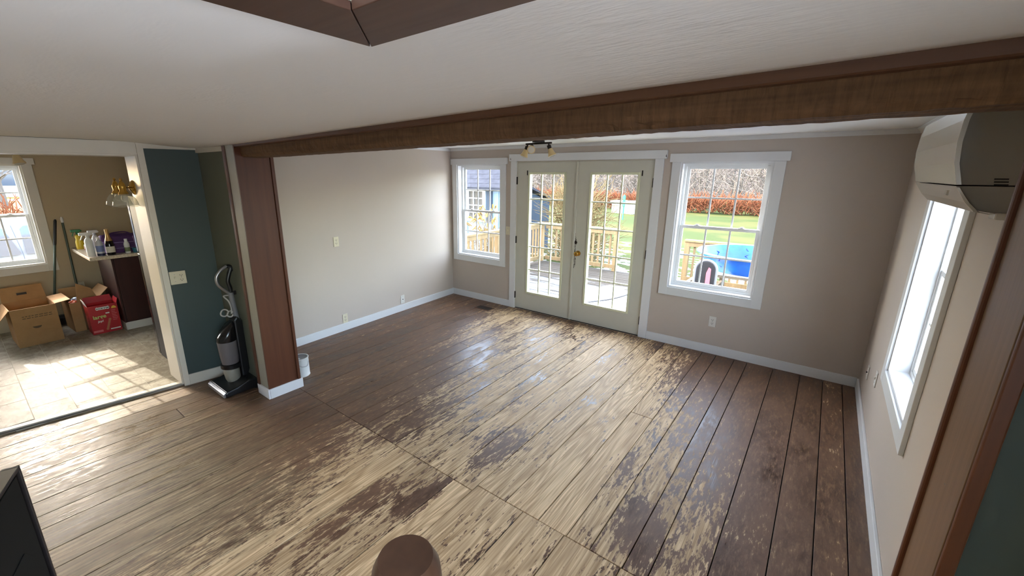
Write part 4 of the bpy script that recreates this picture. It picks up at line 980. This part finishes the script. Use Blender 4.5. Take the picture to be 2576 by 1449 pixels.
def railing(label, a, b, posts, zt=.77, zb=-.05):
    a, b = Vector(a), Vector(b); o = thing('deck_railing', label, 'railing', (*a, -.15), group=None); d = (b - a); L = d.length; d.normalize(); n = Vector((-d.y, d.x))
    P = lambda s, off=0.0, z=0.0: (d.x * s + n.x * off, d.y * s + n.y * off, z + .15)
    for s in posts: MB().bar(P(s, 0, -.15), P(s, 0, zt - .035), .09, .09, (d.x, d.y, 0)).build('post', 'deck_wood', o, bevel=0.003)
    MB().bar(P(-.05, 0, zt - .018), P(L + .05, 0, zt - .018), .14, .036).build('cap_rail', 'deck_wood', o, bevel=0.003)
    MB().bar(P(0, -.03, zt - .08), P(L, -.03, zt - .08), .036, .085).build('top_rail', 'deck_wood', o, bevel=0.003)
    MB().bar(P(0, -.03, zb), P(L, -.03, zb), .036, .085).build('bottom_rail', 'deck_wood', o, bevel=0.003)
    k = int(L / .125); first = None
    for i in range(1, k):
        s = L * i / k
        if any(abs(s - p) < .07 for p in posts): continue
        if first is None: first = MB().bar((0, 0, zb - .03 + .15), (0, 0, zt - .04 + .15), .036).build('baluster', 'deck_wood', o); q = first
        else: q = copy_of(first, o)
        q.location = P(s, .006, -.15)
    return o
railing('wooden deck railing running out from the left window', (-.69, .30), (-.69, 3.86), (0, 1.8, 3.56))
railing('wooden deck railing across the yard end behind the doors', (-.56, 3.86), (1.16, 3.86), (1.72,))
railing('wooden deck railing behind the blue wading pool', (2.62, 3.70), (5.6, 3.70), (0.0, 2.9), .70)

# wading pool on an old table, seat, planks
def pool_mat():
    t = NT('pool_blue'); x, y, z = t.obj(); n = t.noise(t.vec(x, y, z), 14, 4); t.set(color=t.mix(n, srgb(4, 62, 146), srgb(14, 94, 182)), rough=.35); M['pool_blue'] = t.m
pool_mat()
tb = thing('picnic_table', 'weathered plank table under the blue pool, snow along its edge', 'table', (4.0, 2.5, -.15))
for i in range(6): MB().box(-.75, .75, -.55 + i * .18, -.55 + i * .18 + .16, .58, .62).build('plank', 'grey_wood', tb, bevel=0.004)
for x in (-.6, .6):
    for y in (-.45, .45): MB().bar((x, y * 1.1, 0), (x, y * .8, .58), .07, .07).build('leg', 'grey_wood', tb)
MB().bar((-.6, -.4, .3), (-.6, .4, .3), .04, .08).build('brace', 'grey_wood', tb); MB().bar((.6, -.4, .3), (.6, .4, .3), .04, .08).build('brace', 'grey_wood', tb)
sn = MB(); rng = random.Random(4)
sn.prism([(-.74 + k * .074, -.56 + rng.uniform(-.0, .02)) for k in range(21)] + [(.74 - k * .074, -.40 + rng.uniform(-.03, .05)) for k in range(21)], .62, .638)
sn.build('snow_cover', 'snow', tb)
pl = thing('wading_pool', 'bright blue plastic wading pool resting on the plank table', 'wading pool', (3.82, 2.55, .492))
N_ = 72
def ringp(r, z, amp): return [((r + amp * (1 if (k // 3) % 2 else -1)) * math.cos(2 * math.pi * k / N_), (r + amp * (1 if (k // 3) % 2 else -1)) * math.sin(2 * math.pi * k / N_), z) for k in range(N_)]
MB().loft([ringp(.60, 0, 0), ringp(.62, .02, .004), ringp(.66, .13, .008), ringp(.70, .235, .006), ringp(.72, .25, 0), ringp(.76, .252, 0), ringp(.775, .24, 0), ringp(.775, .25, 0), ringp(.76, .262, 0), ringp(.715, .262, 0), ringp(.69, .235, .006), ringp(.65, .13, .008), ringp(.605, .03, .004), ringp(.0005, .025, 0)], cap=False).build('shell', 'pool_blue', pl, smooth=True)
plain('pool_print', srgb(20, 40, 150), .4)
for k in range(8):
    a = k * math.pi / 4 + .2; c, s = math.cos(a), math.sin(a)
    MB().tube([(c * (.622 + i * .013) - s * .05 * math.sin(i * 1.7), s * (.622 + i * .013) + c * .05 * math.sin(i * 1.7), .06 + i * .03) for i in range(6)], .008, 6).build('printed_motif', 'pool_print', pl)
plain('seat_black', srgb(30, 30, 34), .7, bump=.3); plain('seat_pink', srgb(220, 110, 120), .6); plain('seat_rim', srgb(120, 122, 128), .5)
ch = thing('seat_back', 'black rounded seat back with a pink stripe beside the pool', 'seat', (3.38, 1.62, -.15), .12)
arch = lambda w, h, n=14: [(-w, 0)] + [(-w * math.cos(math.pi * i / n), h - w + w * math.sin(math.pi * i / n)) for i in range(n + 1)] + [(w, 0)]
MB().prism(arch(.125, .86), -.03, .03, 'y').build('back', 'seat_black', ch, bevel=0.012)
MB().tube([(x, -.01, z) for x, z in arch(.135, .875)], .020, 8).build('rim', 'seat_rim', ch, smooth=True)
MB().prism([(.01, .02), (.01, .70), (.035, .78), (.065, .76), (.075, .02)], -.038, -.028, 'y').build('stripe', 'seat_pink', ch)
for k in range(4):
    q = thing('loose_plank', 'weathered grey plank leaning against the pool table, %s of the four' % ('nearest', 'second', 'third', 'farthest')[k], 'plank', (2.82 + k * .02, 1.95 + k * .2, -.15), .2, group='planks leaning by the pool')
    MB().bar((-.25, -.05, .012), (.34, .02, .50 - .03 * k), .14, .022).build('board', 'grey_wood', q, bevel=0.002)

# ------------------------------------------------------------------ garden shed
def shingles():
    t = NT('shingle_roof'); x, y, z = t.pos(); w = t.math('FRACT', z * 7.0); n = t.noise(t.vec(x * 5.0, y * 5.0, z * 5.0), 2.0, 3)
    t.set(color=t.mul(t.mix(n, srgb(36, 39, 46), srgb(66, 68, 77)), t.gray(t.ss(w, .0, .18) * .5 + .5)), rough=.95, spec=.05); t.bump(w, .5, .03); M['shingle_roof'] = t.m
shingles()
plain('siding_blue', srgb(104, 122, 138), .6, spec=.08); plain('shutter_blue', srgb(46, 56, 68), .55, spec=.08)
sh = thing('garden_shed', 'pale blue board-and-batten shed with dark shingle roof', 'shed', (-5.4, 6.0, -.8))
sf = lambda x, y, z: (x + 5.4, y - 6.0, z + .8)
MB(sf).box(-9.5, -3.43, 6.0, 6.3, -.8, 1.50).build('wall', 'siding_blue', sh)
for i in range(24):
    x = -9.4 + i * .262
    if -4.9 < x < -3.95: continue
    MB(sf).box(x - .02, x + .02, 5.98, 6.0, -.8, 1.5).build('batten', 'siding_blue', sh)
def roof_slab(y0, z0, y1, z1, t=.07):
    MB(sf).add([(-9.8, y0, z0), (-3.2, y0, z0), (-3.2, y1, z1), (-9.8, y1, z1), (-9.8, y0, z0 + t), (-3.2, y0, z0 + t), (-3.2, y1, z1 + t), (-9.8, y1, z1 + t)], [(0, 1, 2, 3), (4, 5, 6, 7), (0, 1, 5, 4), (1, 2, 6, 5), (2, 3, 7, 6), (3, 0, 4, 7)]).build('roof', 'shingle_roof', sh)
roof_slab(5.75, 1.40, 6.75, 2.45); roof_slab(7.2, 1.42, 6.75, 2.45); roof_slab(8.9, .92, 7.2, 1.42)
MB(sf).prism([(6.0, -.8), (8.7, -.8), (8.7, .92), (7.2, 1.36), (6.75, 2.35), (6.0, 1.48)], -3.42, -3.352, 'x').build('gable', 'shutter_blue', sh)
wf = MB(sf).box(-4.92, -4.84, 5.95, 6.0, .35, 1.40).box(-4.24, -4.14, 5.95, 6.0, .35, 1.40).box(-4.84, -4.24, 5.95, 6.0, 1.33, 1.40).box(-4.84, -4.24, 5.95, 6.0, .35, .42).build('window', 'vinyl_white', sh)
MB(sf).box(-4.84, -4.24, 5.985, 5.995, .42, 1.33).build('pane', 'slot_dark', wf)
for i in (1, 2): MB(sf).box(-4.84 + .2 * i - .014, -4.84 + .2 * i + .014, 5.96, 5.985, .42, 1.33).build('muntin', 'vinyl_white', wf)
for i in (1, 2, 3): MB(sf).box(-4.84, -4.24, 5.96, 5.985, .42 + .2275 * i - .014, .42 + .2275 * i + .014).build('muntin', 'vinyl_white', wf)
MB(sf).box(-4.08, -3.86, 5.95, 6.0, .35, 1.40).build('shutter', 'shutter_blue', sh)
plain('tank_white', srgb(150, 150, 150), .5, spec=.08)
# white tank and green pole on the lawn
wt = thing('white_tank', 'low white ribbed tank standing on the lawn', 'tank', (-6.0, 23.0, -.8))
MB().prism([(-.70, -.45), (.70, -.45), (.76, 0), (.70, .45), (-.70, .45), (-.76, 0)], 0, .90).build('shell', 'tank_white', wt, bevel=0.02)
for i in range(6): MB().box(-.66 + i * .25, -.60 + i * .25, -.50, -.45, .05, .86).build('rib', 'tank_white', wt)
MB().box(-.80, .80, -.54, .54, .90, .97).build('lid', 'tank_white', wt, bevel=0.02)
gp = thing('green_pole', 'green pole standing before the white tank', 'pole', (-4.5, 18.9, -.8))
plain('pole_teal', srgb(40, 120, 90), .5)
MB().cyl((0, 0, 0), (0, 0, 1.55), .04, 10).build('post', 'pole_teal', gp, smooth=True)
MB().box(-.07, .07, -.05, .05, .9, 1.5).build('sleeve', 'pole_teal', gp, bevel=0.01)
MB().cyl((0, 0, 0), (0, 0, .08), .12, 12).build('base', 'grey_plastic', gp)

# ------------------------------------------------------------------ vegetation
plain('twig_grey', srgb(112, 104, 96), .9, spec=.08, var=.3, scale=3); plain('twig_tan', srgb(104, 88, 60), .9, spec=.08, var=.3, scale=3); plain('leaf_rust', srgb(104, 62, 42), .9, spec=.08, var=.35, scale=3); plain('straw_plume', srgb(124, 100, 54), .9, spec=.08, var=.3, scale=3); plain('woodland_floor', srgb(74, 66, 62), 1.0, spec=.08, var=.5, scale=2)
def twigs(m, n, box, L, r, rng, up=.5, bend=.35):
    for _ in range(n):
        p = Vector((rng.uniform(*box[0]), rng.uniform(*box[1]), rng.uniform(*box[2]))); d = Vector((rng.uniform(-1, 1), rng.uniform(-.6, .6), rng.uniform(-.3, 1) + up)).normalized(); l = rng.uniform(*L)
        q = p + d * l * .5; e = q + (d + Vector((rng.uniform(-1, 1), rng.uniform(-1, 1), rng.uniform(-1, .6))) * bend).normalized() * l * .5
        m.tube([p, q, e], [r, r * .8, r * .35], 3, False)
rng = random.Random(21)
m = MB(); twigs(m, 5200, ((-26, 8), (31.6, 33.8), (-.5, 3.0)), (.8, 2.4), .022, rng, .3)
tag(m.build('woodland_thicket', 'twig_grey', recalc=False), 'grey tangle of bare branches along the far edge of the lawn', 'thicket', kind='stuff')
m = MB(); twigs(m, 5200, ((-26, 8), (27.8, 29.2), (-.8, .15)), (.3, .9), .03, rng, .5)
tag(m.build('rust_shrubs', 'leaf_rust', recalc=False), 'rust brown dead shrubs in a band behind the lawn', 'shrubs', kind='stuff')
for k in range(24):
    x = -26 + (k // 2) * 2.9 + (1.4 if k % 2 else 0) + rng.uniform(-.3, .3); y = (36.5 if k % 2 else 40.0) + rng.uniform(-.2, .2); h = rng.uniform(8, 12); r = rng.uniform(.09, .19)
    t_ = thing('bare_tree', 'bare grey woodland tree trunk beyond the lawn', 'tree', (x, y, -.8 + max(0, (y - 40) * .1)), group='bare trees at the woodland edge')
    pts = [(rng.uniform(-.1, .1) * i, rng.uniform(-.1, .1) * i, h * i / 5) for i in range(6)]
    MB().tube(pts, [r * (1 - .13 * i) for i in range(6)], 7).build('trunk', 'bark', t_, smooth=True)
    mm = MB()
    for j in range(16):
        i = rng.uniform(.6, 4.6); z = h * i / 5; a = rng.uniform(0, 6.28); l = rng.uniform(.5, 1.1); e = Vector((math.cos(a) * l, math.sin(a) * l, z + rng.uniform(.1, 1.2)))
        mm.tube([(0, 0, z), e * .5 + Vector((0, 0, z * .5 + .1)), e], [r * .35, r * .22, .012], 4, False)
    b_ = mm.build('branches', 'bark', t_, recalc=False)
def hill():
    m = MB(); V = []; xs = [-60 + 5 * i for i in range(18)]; ys = [(43, -.6), (47, 2.4), (54, 6.0), (70, 9.0)]
    for y, z in ys:
        for x in xs: V.append((x, y + random.uniform(-1, 1), z + random.uniform(-.4, .4)))
    nx = len(xs); m.add(V, [(j * nx + i, j * nx + i + 1, (j + 1) * nx + i + 1, (j + 1) * nx + i) for j in range(3) for i in range(nx - 1)])
    struct(m.build('hillside', 'woodland_floor', recalc=False, smooth=True), 'grey brown wooded hillside behind the trees', 'hillside')
hill()
for nm, lb, c, n, bx_, L, r, mt in (
    ('bare_shrub', 'tan tangled bare shrub behind the left door panes', (-1.72, 7.3), 800, ((-.45, .9), (-.5, .5), (0, 1.9)), (.5, 1.3), .012, 'twig_tan'),
    ('bare_shrub', 'grey bare shrub between the shed and the deck corner', (-3.3, 4.6), 160, ((-.5, .4), (-.2, .2), (0, .9)), (.4, 1.2), .009, 'twig_grey'),
    ('bare_shrub', 'pale arching shrub behind the white tank', (-11.5, 26.0), 300, ((-1.6, 1.6), (-.5, .5), (0, 1.4)), (.7, 1.8), .016, 'twig_tan')):
    o = thing(nm, lb, 'shrub', (*c, -.8)); mm = MB(); twigs(mm, n, bx_, L, r, rng, .15, .7)
    s_ = mm.build('stems', mt, o, recalc=False); s_['kind'] = 'stuff'
for k, (x, y, lb) in enumerate(((-2.0, 1.6, 'straw coloured plume grass clump by the deck rail, nearest the house'), (-1.9, 3.4, 'straw coloured plume grass clump past the middle of the side rail'), (-3.3, 2.5, 'straw coloured plume grass clump standing farthest from the deck'))):
    o = thing('plume_grass', lb, 'grass clump', (x, y, -.8), group='plume grass beside the deck'); mm = MB(); pm = MB()
    for i in range(46):
        a = rng.uniform(0, 6.28); sp = rng.uniform(.1, .55); h = rng.uniform(1.1, 1.9)
        e = (math.cos(a) * sp, math.sin(a) * sp, h); mm.tube([(0, 0, 0), (e[0] * .3, e[1] * .3, h * .65), e], [.007, .006, .003], 3, False)
        pm.tube([e, (e[0] * 1.25, e[1] * 1.25, h + .08), (e[0] * 1.6, e[1] * 1.6, h - .02)], [.012, .022, .004], 4, False)
    a_ = mm.build('blades', 'twig_tan', o, recalc=False); a_['kind'] = 'stuff'; a_ = pm.build('plumes', 'straw_plume', o, recalc=False); a_['kind'] = 'stuff'

# ------------------------------------------------------------------ beyond the kitchen window
plain('car_paint', srgb(120, 128, 140), .25, spec=.08, coat=.5, var=.02); plain('car_glass', srgb(60, 70, 82), .06); plain('tyre', srgb(24, 24, 24), .8); plain('seam', srgb(70, 74, 80), .6)
car = thing('parked_van', 'pale silver van parked outside the kitchen window', 'van', (-8.9, -4.0, -.8))
side = [(-2.4, .35), (-2.45, .9), (-2.3, 1.25), (-2.05, 1.70), (-1.8, 1.78), (.9, 1.80), (1.3, 1.68), (1.75, 1.15), (2.4, 1.0), (2.5, .8), (2.45, .35)]
rings = []
for x, s, dz in ((.88, 1.0, 0), (.90, 1.0, 0), (.88, 1.0, 0), (-.88, 1.0, 0), (-.90, 1.0, 0), (-.88, 1.0, 0)): rings.append([(x - (max(0, z - 1.0) * .22 if x > 0 else -max(0, z - 1.0) * .22), y, z) for y, z in side])
MB().loft(rings).build('body', 'car_paint', car, bevel=0.03)
for y0, y1 in ((-.02, .85), (-1.05, -.12)):
    P = [(y0, 1.08), (y1, 1.08), (y1 + .02, 1.12), (y1 - .12, 1.60), (y1 - .2, 1.64), (y0 + .06, 1.64), (y0, 1.58)]
    MB().add([(.905 - (z - 1.0) * .22, y, z) for y, z in P] + [(.86 - (z - 1.0) * .22, y, z) for y, z in P], [tuple(range(7)), tuple(range(7, 14))] + [(i, (i + 1) % 7, 7 + (i + 1) % 7, 7 + i) for i in range(7)]).build('side_window', 'car_glass', car)
for y in (-.07, .95): MB().tube([(.908 - max(0, z - 1) * .22, y + dy, z) for z, dy in ((.42, 0), (.8, 0), (1.1, .0), (1.66, -.06))], .006, 6).build('door_seam', 'seam', car)
for y in (-1.5, 1.55):
    for x in (-.8, .8): MB().cyl((x - .1, y, .33), (x + .1, y, .33), .33, 24).build('wheel', 'tyre', car, smooth=True)
m = MB(); twigs(m, 1500, ((-26, -20), (-16, 4), (-.8, .4)), (.4, 1.1), .03, rng, .4)
tag(m.build('hedge_leaves', 'leaf_rust', recalc=False), 'low brown hedge across the front yard', 'hedge', kind='stuff')
for k, (x, y) in enumerate(((-38, -9.0), (-44, -2.0), (-50, -14.0), (-46, 4.0))):
    t_ = thing('yard_tree', 'bare tree seen through the kitchen window, %s from the house' % ('first', 'second', 'fourth', 'third')[k], 'tree', (x, y, -.8))
    pts = [(rng.uniform(-.15, .15) * i, rng.uniform(-.15, .15) * i, 9 * i / 5) for i in range(6)]
    MB().tube(pts, [.22 * (1 - .14 * i) for i in range(6)], 7).build('trunk', 'bark', t_, smooth=True)
    mm = MB()
    for j in range(26):
        z = rng.uniform(1.6, 8); a = rng.uniform(0, 6.28); l = rng.uniform(1, 3.2); e = Vector((math.cos(a) * l, math.sin(a) * l, z + rng.uniform(.3, 1.6))); mm.tube([(0, 0, z), e * .5 + Vector((0, 0, z * .5 + .2)), e], [.07, .05, .015], 4, False)
    mm.build('branches', 'bark', t_, recalc=False)
struct(MB().box(-60, -56, -60, 40, -.79, -.77).build('road', 'cable_grey'), 'pale road past the front yard', 'road')
nb = thing('neighbour_house', 'grey house across the road seen through the kitchen window', 'house', (-70, -4, -.8))
MB().box(-4, 4, -7, 7, 0, 4.2).build('wall', 'cable_grey', nb)
MB().prism([(-4.6, 4.1), (4.6, 4.1), (0, 7.2)], -7.4, 7.4, 'y').build('roof', 'shingle_roof', nb)
for y in (-4, 0, 4): MB().box(4.0, 4.06, y - .6, y + .6, 1.2, 2.8).build('window', 'car_glass', nb)
